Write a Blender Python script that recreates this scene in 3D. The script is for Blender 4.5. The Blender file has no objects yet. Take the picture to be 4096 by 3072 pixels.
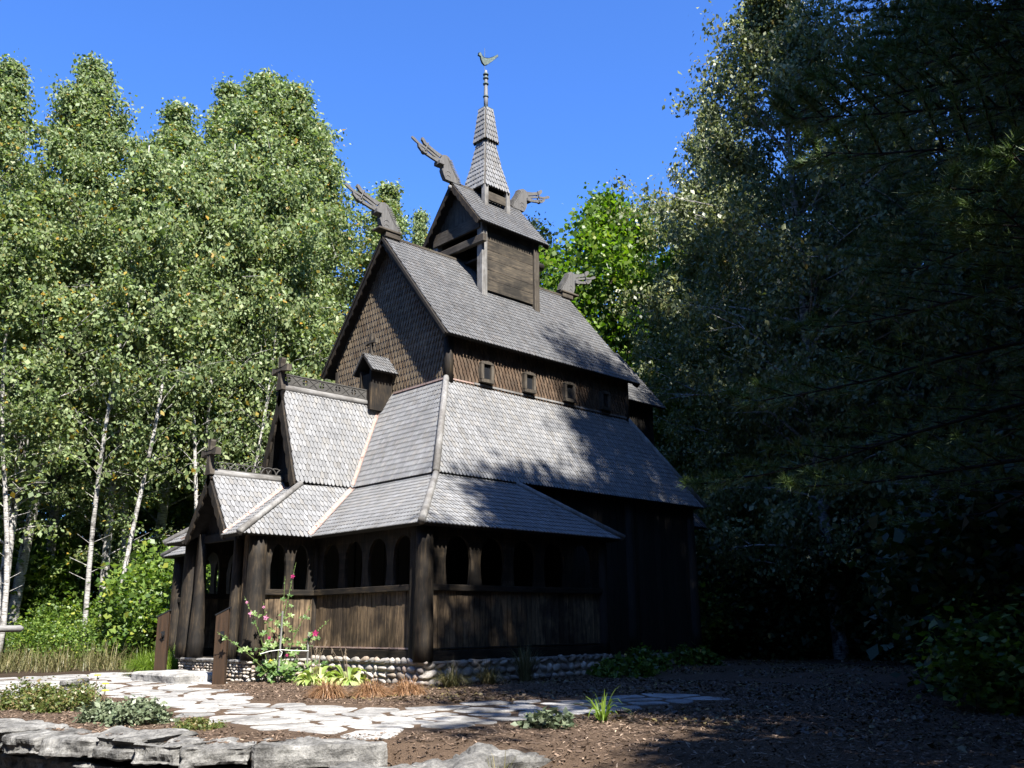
import bpy, math, random
import numpy as np
from mathutils import Vector, Matrix
R_ = math.radians
random.seed(7)
scene = bpy.context.scene
COL = scene.collection

# ------------------------------------------------------------------ helpers
def tag(o, label=None, cat=None, group=None, kind=None):
    if label: o['label'] = label
    if cat: o['category'] = cat
    if group: o['group'] = group
    if kind: o['kind'] = kind
    return o

def empty(name, loc=(0, 0, 0), rz=0.0, label=None, cat=None, group=None):
    o = bpy.data.objects.new(name, None)
    o.empty_display_size = .3
    COL.objects.link(o)
    o.location = loc
    o.rotation_euler = (0, 0, rz)
    return tag(o, label, cat, group)

class MB:
    def __init__(s):
        s.v = []; s.f = []; s.m = []
    def add(s, vs, fs, mi=0):
        b = len(s.v)
        s.v += [tuple(p) for p in vs]
        s.f += [tuple(b + i for i in f) for f in fs]
        s.m += [mi] * len(fs)
    def box(s, x0, x1, y0, y1, z0, z1, mi=0):
        vs = [(x, y, z) for z in (z0, z1) for y in (y0, y1) for x in (x0, x1)]
        s.add(vs, [(0, 2, 3, 1), (4, 5, 7, 6), (0, 1, 5, 4), (2, 6, 7, 3), (0, 4, 6, 2), (1, 3, 7, 5)], mi)
    def bar(s, p0, p1, w, h, up=(0, 0, 1), mi=0, w1=None, h1=None):
        p0 = Vector(p0); p1 = Vector(p1); d = (p1 - p0).normalized()
        a = d.cross(Vector(up)).normalized(); b = a.cross(d).normalized()
        w1 = w if w1 is None else w1; h1 = h if h1 is None else h1
        vs = []
        for p, ww, hh in ((p0, w, h), (p1, w1, h1)):
            for i, j in ((-1, -1), (1, -1), (1, 1), (-1, 1)):
                vs.append(p + a * (i * ww / 2) + b * (j * hh / 2))
        s.add(vs, [(3, 2, 1, 0), (4, 5, 6, 7), (0, 1, 5, 4), (1, 2, 6, 5), (2, 3, 7, 6), (3, 0, 4, 7)], mi)
    def tube(s, pts, rad, n=8, mi=0, cap=True):
        pts = [Vector(p) for p in pts]
        if not hasattr(rad, '__len__'): rad = [rad] * len(pts)
        rings = []; a = None
        for i, p in enumerate(pts):
            d = (pts[min(i + 1, len(pts) - 1)] - pts[max(i - 1, 0)])
            d = d.normalized() if d.length > 1e-9 else Vector((0, 0, 1))
            if a is None:
                a = d.cross(Vector((.1, .2, 1)) if abs(d.z) < .9 else Vector((1, 0, .1))).normalized()
            a = (a - d * a.dot(d)).normalized(); b = d.cross(a)
            rings.append([p + (a * math.cos(t) + b * math.sin(t)) * rad[i] for t in [2 * math.pi * k / n for k in range(n)]])
        vs = [q for r in rings for q in r]; fs = []
        for i in range(len(pts) - 1):
            for k in range(n):
                k2 = (k + 1) % n
                fs.append((i * n + k, i * n + k2, (i + 1) * n + k2, (i + 1) * n + k))
        if cap:
            fs.append(tuple(reversed(range(n)))); fs.append(tuple(range((len(pts) - 1) * n, len(pts) * n)))
        s.add(vs, fs, mi)
    def prism(s, poly, o, u, v, n, t, mi=0):
        """polygon (2D, any simple outline) at o + a*u + b*v, extruded from -t/2 to t/2 along n"""
        o = Vector(o); u = Vector(u); v = Vector(v); n = Vector(n); k = len(poly)
        f = [o + u * a + v * b - n * (t / 2) for a, b in poly]
        g = [o + u * a + v * b + n * (t / 2) for a, b in poly]
        fs = [(i, (i + 1) % k, k + (i + 1) % k, k + i) for i in range(k)]
        from mathutils.geometry import tessellate_polygon
        tr = tessellate_polygon([[Vector((a, b, 0)) for a, b in poly]])
        for t3 in tr:
            fs.append(tuple(t3)); fs.append(tuple(k + i for i in reversed(t3)))
        s.add(f + g, fs, mi)
    def build(s, name, mats, parent=None, smooth=False, bevel=0, off=None):
        me = bpy.data.meshes.new(name)
        off = off or (0, 0, 0)
        vs = [(p[0] - off[0], p[1] - off[1], p[2] - off[2]) for p in s.v]
        me.from_pydata(vs, [], s.f)
        if not isinstance(mats, (list, tuple)): mats = [mats]
        for m in mats: me.materials.append(m)
        if len(mats) > 1: me.polygons.foreach_set('material_index', s.m)
        if smooth: me.polygons.foreach_set('use_smooth', [True] * len(me.polygons))
        me.update()
        o = bpy.data.objects.new(name, me); COL.objects.link(o)
        if parent: o.parent = parent
        if bevel:
            b = o.modifiers.new('bevel', 'BEVEL'); b.width = bevel; b.segments = 2; b.limit_method = 'ANGLE'; b.angle_limit = R_(40)
        return o

def copy_tree(o, parent=None):
    c = o.copy(); COL.objects.link(c)
    if parent: c.parent = parent
    for ch in list(o.children): copy_tree(ch, c)
    return c

def quads_mesh(name, V, mat, nper=4):
    """V: (n, nper, 3) array of faces"""
    n = len(V)
    me = bpy.data.meshes.new(name)
    me.vertices.add(n * nper); me.vertices.foreach_set('co', V.reshape(-1).astype(np.float32))
    me.loops.add(n * nper); me.loops.foreach_set('vertex_index', np.arange(n * nper, dtype=np.int32))
    me.polygons.add(n); me.polygons.foreach_set('loop_start', np.arange(0, n * nper, nper, dtype=np.int32))
    me.materials.append(mat); me.update(calc_edges=True); me.validate()
    return me

def mesh_obj(name, me, parent=None):
    o = bpy.data.objects.new(name, me); COL.objects.link(o)
    if parent: o.parent = parent
    return o

# ------------------------------------------------------------------ materials
def newmat(name):
    m = bpy.data.materials.new(name); m.use_nodes = True
    nt = m.node_tree; nt.nodes.clear()
    out = nt.nodes.new('ShaderNodeOutputMaterial')
    return m, nt, out
def N(nt, t, **kw):
    n = nt.nodes.new(t)
    for k, v in kw.items(): setattr(n, k, v)
    return n
def setin(n, **kw):
    for k, v in kw.items(): n.inputs[k.replace('_', ' ')].default_value = v
    return n
def coords(nt, scale=(1, 1, 1), rot=(0, 0, 0)):
    tc = N(nt, 'ShaderNodeTexCoord'); mp = N(nt, 'ShaderNodeMapping')
    mp.inputs['Scale'].default_value = scale; mp.inputs['Rotation'].default_value = rot
    nt.links.new(tc.outputs['Object'], mp.inputs['Vector'])
    return mp.outputs['Vector']
def noise(nt, vec, scale, detail=4, rough=.6, dist=0):
    n = N(nt, 'ShaderNodeTexNoise'); setin(n, Scale=scale, Detail=detail, Roughness=rough, Distortion=dist)
    nt.links.new(vec, n.inputs['Vector']); return n.outputs['Fac']
def ramp(nt, fac, stops):
    r = N(nt, 'ShaderNodeValToRGB'); e = r.color_ramp.elements
    while len(e) < len(stops): e.new(.5)
    for i, (p, c) in enumerate(stops):
        e[i].position = p; e[i].color = (c[0], c[1], c[2], 1) if hasattr(c, '__len__') else (c, c, c, 1)
    nt.links.new(fac, r.inputs['Fac']); return r.outputs['Color']
def mul(nt, a, b, fac=1.0, mode='MULTIPLY'):
    m = N(nt, 'ShaderNodeMix', data_type='RGBA', blend_type=mode)
    m.inputs[0].default_value = fac
    for s, i in ((a, 6), (b, 7)):
        if hasattr(s, 'links') or hasattr(s, 'is_linked'): nt.links.new(s, m.inputs[i])
        else: m.inputs[i].default_value = (*s, 1)
    return m.outputs[2]
def mixf(nt, a, b, f):
    m = N(nt, 'ShaderNodeMix', data_type='RGBA', blend_type='MIX')
    nt.links.new(f, m.inputs[0])
    for s, i in ((a, 6), (b, 7)):
        if hasattr(s, 'is_linked'): nt.links.new(s, m.inputs[i])
        else: m.inputs[i].default_value = (*s, 1)
    return m.outputs[2]
def island(nt):
    return N(nt, 'ShaderNodeNewGeometry').outputs['Random Per Island']
def finish(nt, out, col, rough=.8, bump=None, bs=.3, bd=.01, spec=.3, metal=0.):
    p = N(nt, 'ShaderNodeBsdfPrincipled')
    if hasattr(col, 'is_linked'): nt.links.new(col, p.inputs['Base Color'])
    else: p.inputs['Base Color'].default_value = (*col, 1)
    if hasattr(rough, 'is_linked'): nt.links.new(rough, p.inputs['Roughness'])
    else: p.inputs['Roughness'].default_value = rough
    p.inputs['Specular IOR Level'].default_value = spec
    p.inputs['Metallic'].default_value = metal
    if bump is not None:
        b = N(nt, 'ShaderNodeBump'); b.inputs['Strength'].default_value = bs; b.inputs['Distance'].default_value = bd
        nt.links.new(bump, b.inputs['Height']); nt.links.new(b.outputs['Normal'], p.inputs['Normal'])
    nt.links.new(p.outputs[0], out.inputs['Surface'])
    return p

def mat_wood(name, stops, axis='z', isl=(.75, 1.2), patch=None, rough=.75, spec=.25):
    stops = [(p, tuple(.6 * q for q in c)) for p, c in stops]
    m, nt, out = newmat(name)
    sc = {'x': (1.0, 9, 9), 'y': (9, 1.0, 9), 'z': (9, 9, 1.0)}[axis]
    g = noise(nt, coords(nt, sc), 3.0, 6, .7, .6)
    col = ramp(nt, g, stops)
    big = noise(nt, coords(nt, (1, 1, 1)), 2.3, 3, .6)
    if patch: col = mixf(nt, col, mul(nt, col, patch), ramp(nt, big, [(.42, 0.), (.62, 1.)]))
    ir = N(nt, 'ShaderNodeMapRange'); nt.links.new(island(nt), ir.inputs[0])
    ir.inputs['To Min'].default_value = isl[0]; ir.inputs['To Max'].default_value = isl[1]
    col = mul(nt, col, ir.outputs[0])
    finish(nt, out, col, rough, g, .5, .006, spec)
    return m

def mat_shingle(name, c0, c1, isl, stain=.6, rough=.7, warm=(1, .9, .78)):
    c0 = tuple(.62 * q for q in c0); c1 = tuple(.62 * q for q in c1)
    m, nt, out = newmat(name)
    g = noise(nt, coords(nt, (9, 9, 5)), 6.0, 6, .75)
    base = ramp(nt, g, [(.3, c0), (.7, c1)])
    r = island(nt)
    v = ramp(nt, r, [(0, isl[0]), (.08, isl[0] * 1.25), (.5, (isl[0] + isl[1]) / 2), (1, isl[1])])
    col = mul(nt, base, v)
    big = noise(nt, coords(nt, (1, 1, 1)), .9, 4, .65)
    col = mul(nt, col, ramp(nt, big, [(.3, stain), (.65, 1.)]))
    wn = N(nt, 'ShaderNodeTexWhiteNoise', noise_dimensions='1D'); nt.links.new(r, wn.inputs['W'])
    col = mixf(nt, col, mul(nt, col, warm), ramp(nt, wn.outputs['Value'], [(.6, 0.), (.95, 1.)]))
    finish(nt, out, col, rough, g, .4, .004, .35)
    return m

M = {}
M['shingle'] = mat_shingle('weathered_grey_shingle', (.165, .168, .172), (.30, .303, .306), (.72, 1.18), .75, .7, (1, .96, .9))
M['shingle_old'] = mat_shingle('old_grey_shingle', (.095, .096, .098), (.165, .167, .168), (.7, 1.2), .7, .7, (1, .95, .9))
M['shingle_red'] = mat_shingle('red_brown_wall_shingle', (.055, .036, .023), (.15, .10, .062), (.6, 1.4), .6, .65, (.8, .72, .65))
M['shingle_brown'] = mat_shingle('brown_wall_shingle', (.085, .066, .046), (.25, .195, .13), (.7, 1.3), .6, .65, (.8, .72, .65))
dark = [(.3, (.008, .0065, .005)), (.5, (.026, .019, .012)), (.68, (.08, .057, .032)), (.85, (.19, .13, .068))]
for a in 'xyz':
    M['tar_' + a] = mat_wood('tarred_wood_grain_' + a, dark, a, (.65, 1.3), (.35, .36, .4))
    M['black_' + a] = mat_wood('blackened_wood_grain_' + a, [(.3, (.010, .009, .008)), (.6, (.028, .023, .018)), (.85, (.06, .048, .034))], a, (.7, 1.2))
    M['grey_' + a] = mat_wood('weathered_grey_wood_grain_' + a, [(.25, (.13, .125, .12)), (.5, (.25, .245, .235)), (.75, (.38, .37, .355))], a, (.85, 1.15), (.6, .58, .56))
    M['mid_' + a] = mat_wood('half_weathered_wood_grain_' + a, [(.25, (.035, .03, .025)), (.5, (.085, .072, .056)), (.75, (.17, .145, .11))], a, (.8, 1.2), (.6, .58, .56))
M['plank'] = mat_wood('parapet_plank_wood', [(.28, (.03, .022, .014)), (.44, (.10, .07, .042)), (.6, (.22, .155, .09)), (.8, (.34, .25, .15))], 'z', (.6, 1.35), (.32, .33, .37))
M['belfry'] = mat_wood('belfry_plank_wood', [(.3, (.025, .021, .017)), (.5, (.065, .054, .040)), (.7, (.14, .112, .075))], 'x', (.7, 1.25), (.4, .42, .45))
M['carved'] = mat_wood('carved_grey_wood', [(.3, (.09, .088, .086)), (.7, (.18, .176, .17))], 'z', (1, 1))
M['carved_dark'] = mat_wood('carved_dark_wood', [(.3, (.05, .048, .045)), (.7, (.11, .105, .095))], 'x', (1, 1))

m, nt, out = newmat('bright_copper'); g = noise(nt, coords(nt, (1, 1, 1)), 14, 4, .6)
finish(nt, out, ramp(nt, g, [(.35, (.22, .145, .12)), (.55, (.32, .24, .21)), (.70, (.08, .045, .035))]), .5, g, .3, .01, .5, .15); M['copper'] = m
m, nt, out = newmat('verdigris_metal'); g = noise(nt, coords(nt), 20, 3)
finish(nt, out, ramp(nt, g, [(.4, (.035, .05, .045)), (.7, (.075, .11, .095))]), .6, None); M['verdigris'] = m
m, nt, out = newmat('lime_mortar'); g = noise(nt, coords(nt), 25, 5)
finish(nt, out, ramp(nt, g, [(.3, (.16, .145, .125)), (.7, (.30, .28, .25))]), .95, g, .6, .01); M['mortar'] = m
m, nt, out = newmat('fieldstone'); r = island(nt); g = noise(nt, coords(nt), 30, 5)
c = mul(nt, ramp(nt, r, [(0, (.17, .15, .125)), (.25, (.34, .315, .28)), (.5, (.22, .17, .125)), (.7, (.42, .39, .35)), (.85, (.11, .10, .095)), (1, (.28, .22, .18))]), ramp(nt, g, [(.3, .7), (.7, 1.1)]))
finish(nt, out, c, .85, g, .3, .006); M['fieldstone'] = m
def mat_rock(name, stops, sc=5, bd=.03):
    stops = [(p, tuple(.72 * q for q in c)) for p, c in stops]
    m, nt, out = newmat(name); v = coords(nt)
    g = noise(nt, v, sc, 8, .68); g2 = noise(nt, v, sc * 9, 6, .75); big = noise(nt, v, 1.6, 4, .6)
    col = mul(nt, ramp(nt, g, stops), ramp(nt, g2, [(.32, .45), (.5, .95), (.7, 1.15)]))
    col = mul(nt, col, ramp(nt, big, [(.35, .6), (.55, 1.)]))
    ir = N(nt, 'ShaderNodeMapRange'); nt.links.new(island(nt), ir.inputs[0]); ir.inputs['To Min'].default_value = .75; ir.inputs['To Max'].default_value = 1.12
    col = mul(nt, col, ir.outputs[0])
    b = mul(nt, g, g2, .5, 'ADD'); finish(nt, out, col, .92, b, .7, bd, .2); return m
M['flag'] = mat_rock('flagstone_limestone', [(.3, (.20, .195, .185)), (.5, (.39, .38, .36)), (.7, (.54, .53, .51))], 4, .012)
M['rock'] = mat_rock('wall_limestone', [(.3, (.05, .049, .046)), (.45, (.14, .137, .13)), (.6, (.27, .265, .25)), (.75, (.44, .43, .41))], 5, .035)
m, nt, out = newmat('forest_soil'); v = coords(nt)
g = noise(nt, v, 2, 6, .7); g2 = noise(nt, v, 60, 5, .8)
c = mul(nt, ramp(nt, g, [(.3, (.022, .016, .011)), (.55, (.04, .028, .019)), (.7, (.03, .03, .015))]), ramp(nt, g2, [(.3, .5), (.7, 1.4)]))
finish(nt, out, c, .95, g2, .8, .02, .1); M['soil'] = m
m, nt, out = newmat('wood_chip_mulch'); v = coords(nt)
vo = N(nt, 'ShaderNodeTexVoronoi'); vo.inputs['Scale'].default_value = 55; nt.links.new(v, vo.inputs['Vector'])
g = noise(nt, v, 3, 5, .7); g2 = noise(nt, v, 110, 4, .8)
c = mul(nt, ramp(nt, g2, [(.3, (.045, .030, .021)), (.55, (.11, .076, .052)), (.75, (.20, .145, .10))]), ramp(nt, g, [(.3, .7), (.7, 1.15)]))
finish(nt, out, c, .95, g2, 1., .02, .1); M['mulch'] = m
m, nt, out = newmat('wood_chip'); finish(nt, out, ramp(nt, island(nt), [(0, (.03, .02, .014)), (.5, (.085, .058, .040)), (.9, (.155, .108, .076)), (1, (.27, .205, .15))]), .9); M['chip'] = m
m, nt, out = newmat('brown_stained_post'); g = noise(nt, coords(nt, (12, 12, 1)), 3, 5)
finish(nt, out, ramp(nt, g, [(.3, (.012, .007, .0035)), (.7, (.036, .019, .009))]), .45, g, .3, .004, .5); M['stain'] = m
m, nt, out = newmat('birch_bark'); g = noise(nt, coords(nt, (3, 3, 22)), 2.2, 5, .7); g2 = noise(nt, coords(nt, (1.5, 1.5, 1)), 2.0, 5, .7)
c = mul(nt, ramp(nt, g, [(.36, (.03, .027, .024)), (.46, (.21, .20, .185)), (.6, (.35, .34, .32))]), ramp(nt, g2, [(.36, (.06, .055, .05)), (.5, (1, 1, 1))]))
finish(nt, out, c, .8, g, .3, .01, .2); M['birch_bark'] = m
m, nt, out = newmat('dark_bark'); g = noise(nt, coords(nt, (6, 6, 1.5)), 3, 6, .7)
finish(nt, out, ramp(nt, g, [(.3, (.010, .0085, .007)), (.7, (.05, .043, .036))]), .95, g, .8, .03, .1); M['bark'] = m

def mat_leaf(name, stops, trans=.35, tcol=(1.3, 1.5, .6), rough=.45, spec=.4):
    stops = [(p, tuple(.62 * q for q in c)) for p, c in stops]
    m, nt, out = newmat(name)
    r = island(nt)
    wn = N(nt, 'ShaderNodeTexWhiteNoise', noise_dimensions='1D'); nt.links.new(r, wn.inputs['W'])
    col = ramp(nt, wn.outputs['Value'], stops)
    p = N(nt, 'ShaderNodeBsdfPrincipled'); nt.links.new(col, p.inputs['Base Color'])
    p.inputs['Roughness'].default_value = rough; p.inputs['Specular IOR Level'].default_value = spec
    t = N(nt, 'ShaderNodeBsdfTranslucent'); nt.links.new(mul(nt, col, tcol), t.inputs['Color'])
    mx = N(nt, 'ShaderNodeMixShader'); mx.inputs[0].default_value = trans
    nt.links.new(p.outputs[0], mx.inputs[1]); nt.links.new(t.outputs[0], mx.inputs[2]); nt.links.new(mx.outputs[0], out.inputs['Surface'])
    return m
M['leaf_birch'] = mat_leaf('birch_leaf', [(0, (.12, .18, .07)), (.4, (.23, .31, .125)), (.8, (.37, .44, .21)), (.965, (.19, .20, .06)), (.985, (.42, .30, .04)), (1, (.5, .28, .04))], .38, (1.25, 1.4, .6), .5, .3)
M['leaf_olive'] = mat_leaf('olive_birch_leaf', [(0, (.08, .105, .04)), (.5, (.17, .21, .075)), (.95, (.32, .34, .16)), (1, (.34, .25, .06))], .3, (1.2, 1.3, .6), .45, .4)
M['leaf_maple'] = mat_leaf('maple_leaf', [(0, (.06, .12, .012)), (.5, (.12, .21, .018)), (.9, (.20, .30, .03)), (1, (.32, .36, .04))], .45, (1.2, 1.5, .4))
M['leaf_shrub'] = mat_leaf('shrub_leaf', [(0, (.05, .10, .018)), (.5, (.13, .22, .04)), (.9, (.24, .34, .06)), (1, (.40, .42, .07))], .4, (1.2, 1.4, .4))
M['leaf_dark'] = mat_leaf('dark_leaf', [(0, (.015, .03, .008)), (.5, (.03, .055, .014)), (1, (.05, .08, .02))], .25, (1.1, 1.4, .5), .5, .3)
M['needle'] = mat_leaf('pine_needle', [(0, (.06, .11, .03)), (.5, (.12, .20, .055)), (1, (.22, .30, .10))], .15, (1.2, 1.4, .6), .45, .35)
M['grass_green'] = mat_leaf('fresh_grass', [(0, (.10, .18, .02)), (1, (.24, .34, .05))], .35)
M['grass_dry'] = mat_leaf('dry_grass', [(0, (.10, .11, .035)), (.6, (.20, .19, .08)), (1, (.33, .27, .13))], .3, (1, 1, .8))
M['grass_tan'] = mat_leaf('copper_sedge', [(0, (.22, .11, .05)), (.6, (.40, .22, .11)), (1, (.55, .36, .20))], .3, (1, 1, .8))
M['leaf_hosta'] = mat_leaf('hosta_leaf', [(0, (.24, .36, .07)), (.5, (.42, .53, .15)), (1, (.64, .64, .34))], .35, (1.1, 1.2, .5))
M['leaf_holly'] = mat_leaf('hollyhock_leaf', [(0, (.07, .14, .035)), (.6, (.14, .24, .06)), (1, (.24, .32, .10))], .35)
M['stem'] = mat_leaf('green_stem', [(0, (.12, .18, .05)), (1, (.18, .22, .07))], .1)
M['stem_dry'] = mat_leaf('dry_stem', [(0, (.16, .12, .08)), (1, (.25, .20, .14))], .05, (1, 1, 1))
M['leaf_silver'] = mat_leaf('silver_leaf', [(0, (.10, .14, .07)), (1, (.24, .28, .17))], .2, (1, 1.1, 1))
M['leaf_fern'] = mat_leaf('ferny_leaf', [(0, (.08, .12, .025)), (.6, (.15, .19, .05)), (1, (.28, .20, .09))], .3)
M['petal_pink'] = mat_leaf('pink_petal', [(0, (.62, .22, .38)), (1, (.78, .42, .55))], .35, (1, 1, 1), .6, .1)
M['petal_rose'] = mat_leaf('rose_petal', [(0, (.42, .03, .14)), (1, (.60, .07, .24))], .35, (1, 1, 1), .6, .1)
M['petal_yellow'] = mat_leaf('yellow_petal', [(0, (.75, .55, .03)), (1, (.85, .70, .08))], .3, (1, 1, 1), .6, .1)
m, nt, out = newmat('white_string'); finish(nt, out, (.5, .5, .48), .8); M['white'] = m
m, nt, out = newmat('dark_glass'); finish(nt, out, (.012, .013, .015), .12, None, 0, 0, .5); M['glass'] = m

# ------------------------------------------------------------------ camera, light
yaw, pitch, roll = .805, .257, -.009
cam = bpy.data.cameras.new('camera'); co = bpy.data.objects.new('camera', cam); COL.objects.link(co)
cam.sensor_width = 36; cam.lens = 36 * 1973.7 / 2212; cam.clip_end = 2000; cam.clip_start = .1
d = Vector((math.cos(yaw) * math.cos(pitch), math.sin(yaw) * math.cos(pitch), math.sin(pitch)))
rt = Vector((math.sin(yaw), -math.cos(yaw), 0)); up = rt.cross(d)
rt2 = rt * math.cos(roll) + up * math.sin(roll); up2 = -rt * math.sin(roll) + up * math.cos(roll)
mw = Matrix((rt2, up2, -d)).transposed().to_4x4(); mw.translation = (-11.434, -13.811, .53)
co.matrix_world = mw
scene.camera = co
SUN = Vector((-.34, -1., 1.2)).normalized()
el = math.asin(SUN.z); az = math.atan2(SUN.x, SUN.y)
w = bpy.data.worlds.new('World'); scene.world = w; w.use_nodes = True
nt = w.node_tree; nt.nodes.clear()
sky = nt.nodes.new('ShaderNodeTexSky'); sky.sky_type = 'NISHITA'; sky.sun_disc = False
sky.sun_elevation = el; sky.sun_rotation = az; sky.air_density = 1.0; sky.dust_density = .9; sky.ozone_density = 2.2
bg = nt.nodes.new('ShaderNodeBackground'); bg.inputs[1].default_value = .054
wo = nt.nodes.new('ShaderNodeOutputWorld')
nt.links.new(mul(nt, sky.outputs[0], (.52, .91, 1.60)), bg.inputs[0]); nt.links.new(bg.outputs[0], wo.inputs[0])
sl = bpy.data.lights.new('sun', 'SUN'); sl.energy = 5.0; sl.angle = R_(.53); sl.color = (1, .95, .88)
so = bpy.data.objects.new('sun', sl); COL.objects.link(so); so.rotation_euler = SUN.to_track_quat('Z', 'Y').to_euler()
scene.view_settings.view_transform = 'Standard'; scene.view_settings.look = 'None'
scene.view_settings.exposure = 2.0; scene.view_settings.gamma = 1

# ------------------------------------------------------------------ shingled surfaces
def clip_poly(poly, region):
    """Sutherland-Hodgman, region convex counter-clockwise"""
    out_ = poly
    for i in range(len(region)):
        ax, ay = region[i]; bx, by = region[(i + 1) % len(region)]
        inp = out_; out_ = []
        if not inp: return []
        def side(p): return (bx - ax) * (p[1] - ay) - (by - ay) * (p[0] - ax)
        for j in range(len(inp)):
            p = inp[j]; q = inp[(j + 1) % len(inp)]
            sp, sq = side(p), side(q)
            if sp >= 0: out_.append(p)
            if (sp >= 0) != (sq >= 0):
                t = sp / (sp - sq); out_.append((p[0] + t * (q[0] - p[0]), p[1] + t * (q[1] - p[1])))
    return out_

def roof(mb, pts, sw=.086, sh=.132, th=.015, tail='round', deck=.05, over=.035, mi=0, dmi=1, flare=0):
    """pts: convex outline; pts[0] eave-left, pts[1] eave-right as seen from outside, the rest counter-clockwise"""
    P = [Vector(p) for p in pts]
    U = (P[1] - P[0]).normalized()
    nn = None
    for q in P[2:]:
        c = U.cross(q - P[0])
        if c.length > .05: nn = c.normalized(); break
    V = nn.cross(U).normalized(); O_ = P[0]
    reg = [((p - O_).dot(U), (p - O_).dot(V)) for p in P]
    reg_in = list(reg)
    # extend the eave edge downwards
    reg[0] = (reg[0][0], reg[0][1] - over); reg[1] = (reg[1][0], reg[1][1] - over)
    ulo = min(a for a, b in reg); uhi = max(a for a, b in reg); vhi = max(b for a, b in reg)
    rows = int(vhi / sh) + 2
    for r in range(rows):
        vb = r * sh - over + (0 if r else 0)
        L = sh * 1.75
        n = int((uhi - ulo) / sw) + 3
        off = (r % 2) * sw / 2
        for k in range(-1, n):
            uc = ulo + (k + .5) * sw + off + random.uniform(-.004, .004)
            wv = sw * random.uniform(.83, .90) / 2
            dv = random.uniform(-.004, .004); lift = random.uniform(0, .003)
            if r == 0: dv *= .3
            if tail == 'round':
                tl = sw * .78
                o2 = [(uc + wv, vb + dv + tl), (uc + wv, vb + L), (uc - wv, vb + L), (uc - wv, vb + dv + tl)]
                for t in (200, 232, 270, 308, 340):
                    o2.append((uc + wv * math.cos(R_(t)), vb + dv + tl + tl * math.sin(R_(t))))
            else:
                o2 = [(uc + wv, vb + dv + sh * .8), (uc + wv, vb + L), (uc - wv, vb + L), (uc - wv, vb + dv + sh * .8), (uc - wv * .15, vb + dv), (uc + wv * .15, vb + dv)]
            pc = clip_poly(o2, reg)
            if len(pc) < 3: continue
            base = []; top = []
            for a, b in pc:
                f = min(1, max(0, (b - vb) / L))
                h = (th * 1.4 + lift) * (1 - f) + .001
                q = O_ + U * a + V * b
                base.append(q + nn * (h - th * .2)); top.append(q + nn * (h + th * .8))
            kk = len(pc)
            mb.add(base + top, [tuple(range(kk, 2 * kk))] + [(i, (i + 1) % kk, kk + (i + 1) % kk, kk + i) for i in range(kk)], mi)
    if deck:
        f = [O_ + U * a + V * b - nn * .002 for a, b in reg_in]; g = [p - nn * deck for p in f]; k = len(f)
        mb.add(f + g, [tuple(range(k)), tuple(reversed(range(k, 2 * k)))] + [(i, k + i, k + (i + 1) % k, (i + 1) % k) for i in range(k)], dmi)

def barge(mb, eave, apex, outx, w=.16, t=.035, lobes=0, mi=0):
    """board hung along a gable verge; plane x = outx; eave and apex are (y, z)"""
    e = Vector((eave[0], eave[1])); a = Vector((apex[0], apex[1])); dd = a - e; L = dd.length; dd.normalize()
    nrm = Vector((dd.y, -dd.x))
    if nrm.y > 0: nrm = -nrm
    poly = [(0, 0), (L, 0)]
    if lobes:
        low = []
        for i in range(lobes):
            for j in range(5):
                s_ = (i + j / 5) / lobes; low.append((s_ * L, w * (.80 + .20 * abs(math.sin(math.pi * (i + j / 5) / lobes * lobes)))))
        low.append((L, w))
        poly += list(reversed(low))
    else: poly += [(L, w), (0, w)]
    mb.prism(poly, (outx, e.x, e.y), (0, dd.x, dd.y), (0, nrm.x, nrm.y), (1, 0, 0), t, mi)

# ------------------------------------------------------------------ the church
L, Wd, h = 5.70, 4.036, 2.018
e1, o1, zr, ze, zt = .296, .21, 9.056, 6.218, 5.341
d2, z2, d3t, z3t, d3, z3 = 1.246, 3.173, 1.2, 3.14, 2.642, 2.063
g_ = 2.357
church = empty('stave_church', (0, 0, 0), 0, 'dark tarred timber stave church with stacked grey shingle roofs, dragon heads and a slim spire', 'church')
def mir(p): return (p[0], Wd - p[1], p[2])
def mirror(pts): # swap to keep outward orientation
    q = [mir(p) for p in pts]
    q = [q[1], q[0]] + list(reversed(q[2:]))
    return q
SH = [M['shingle'], M['black_x']]; SO = [M['shingle_old'], M['black_x']]

# nave roof
mb = MB(); xr = L + .2
south = [(-o1, -e1, ze), (xr, -e1, ze), (xr, h, zr), (-o1, h, zr)]
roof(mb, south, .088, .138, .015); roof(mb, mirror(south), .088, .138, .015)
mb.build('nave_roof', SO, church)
mb = MB(); mb.bar((-o1, h, zr + .03), (xr, h, zr + .03), .10, .05); mb.build('ridge_board', M['mid_x'], church)
for sx, nm in ((-o1 - .02, 0), (xr + .02, 1)):
    for yy in (-e1, Wd + e1):
        mb = MB(); barge(mb, (yy, ze - .01), (h, zr - .01), sx, .14, .04, 14); mb.build('barge_board', M['tar_z'], church)
    for yy in (-e1, Wd + e1):
        mb = MB(); barge(mb, (yy, ze + .005), (h, zr + .005), sx + (-.03 if nm == 0 else .03), .06, .03, 0); mb.build('verge_trim', M['black_y'], church)

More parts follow.
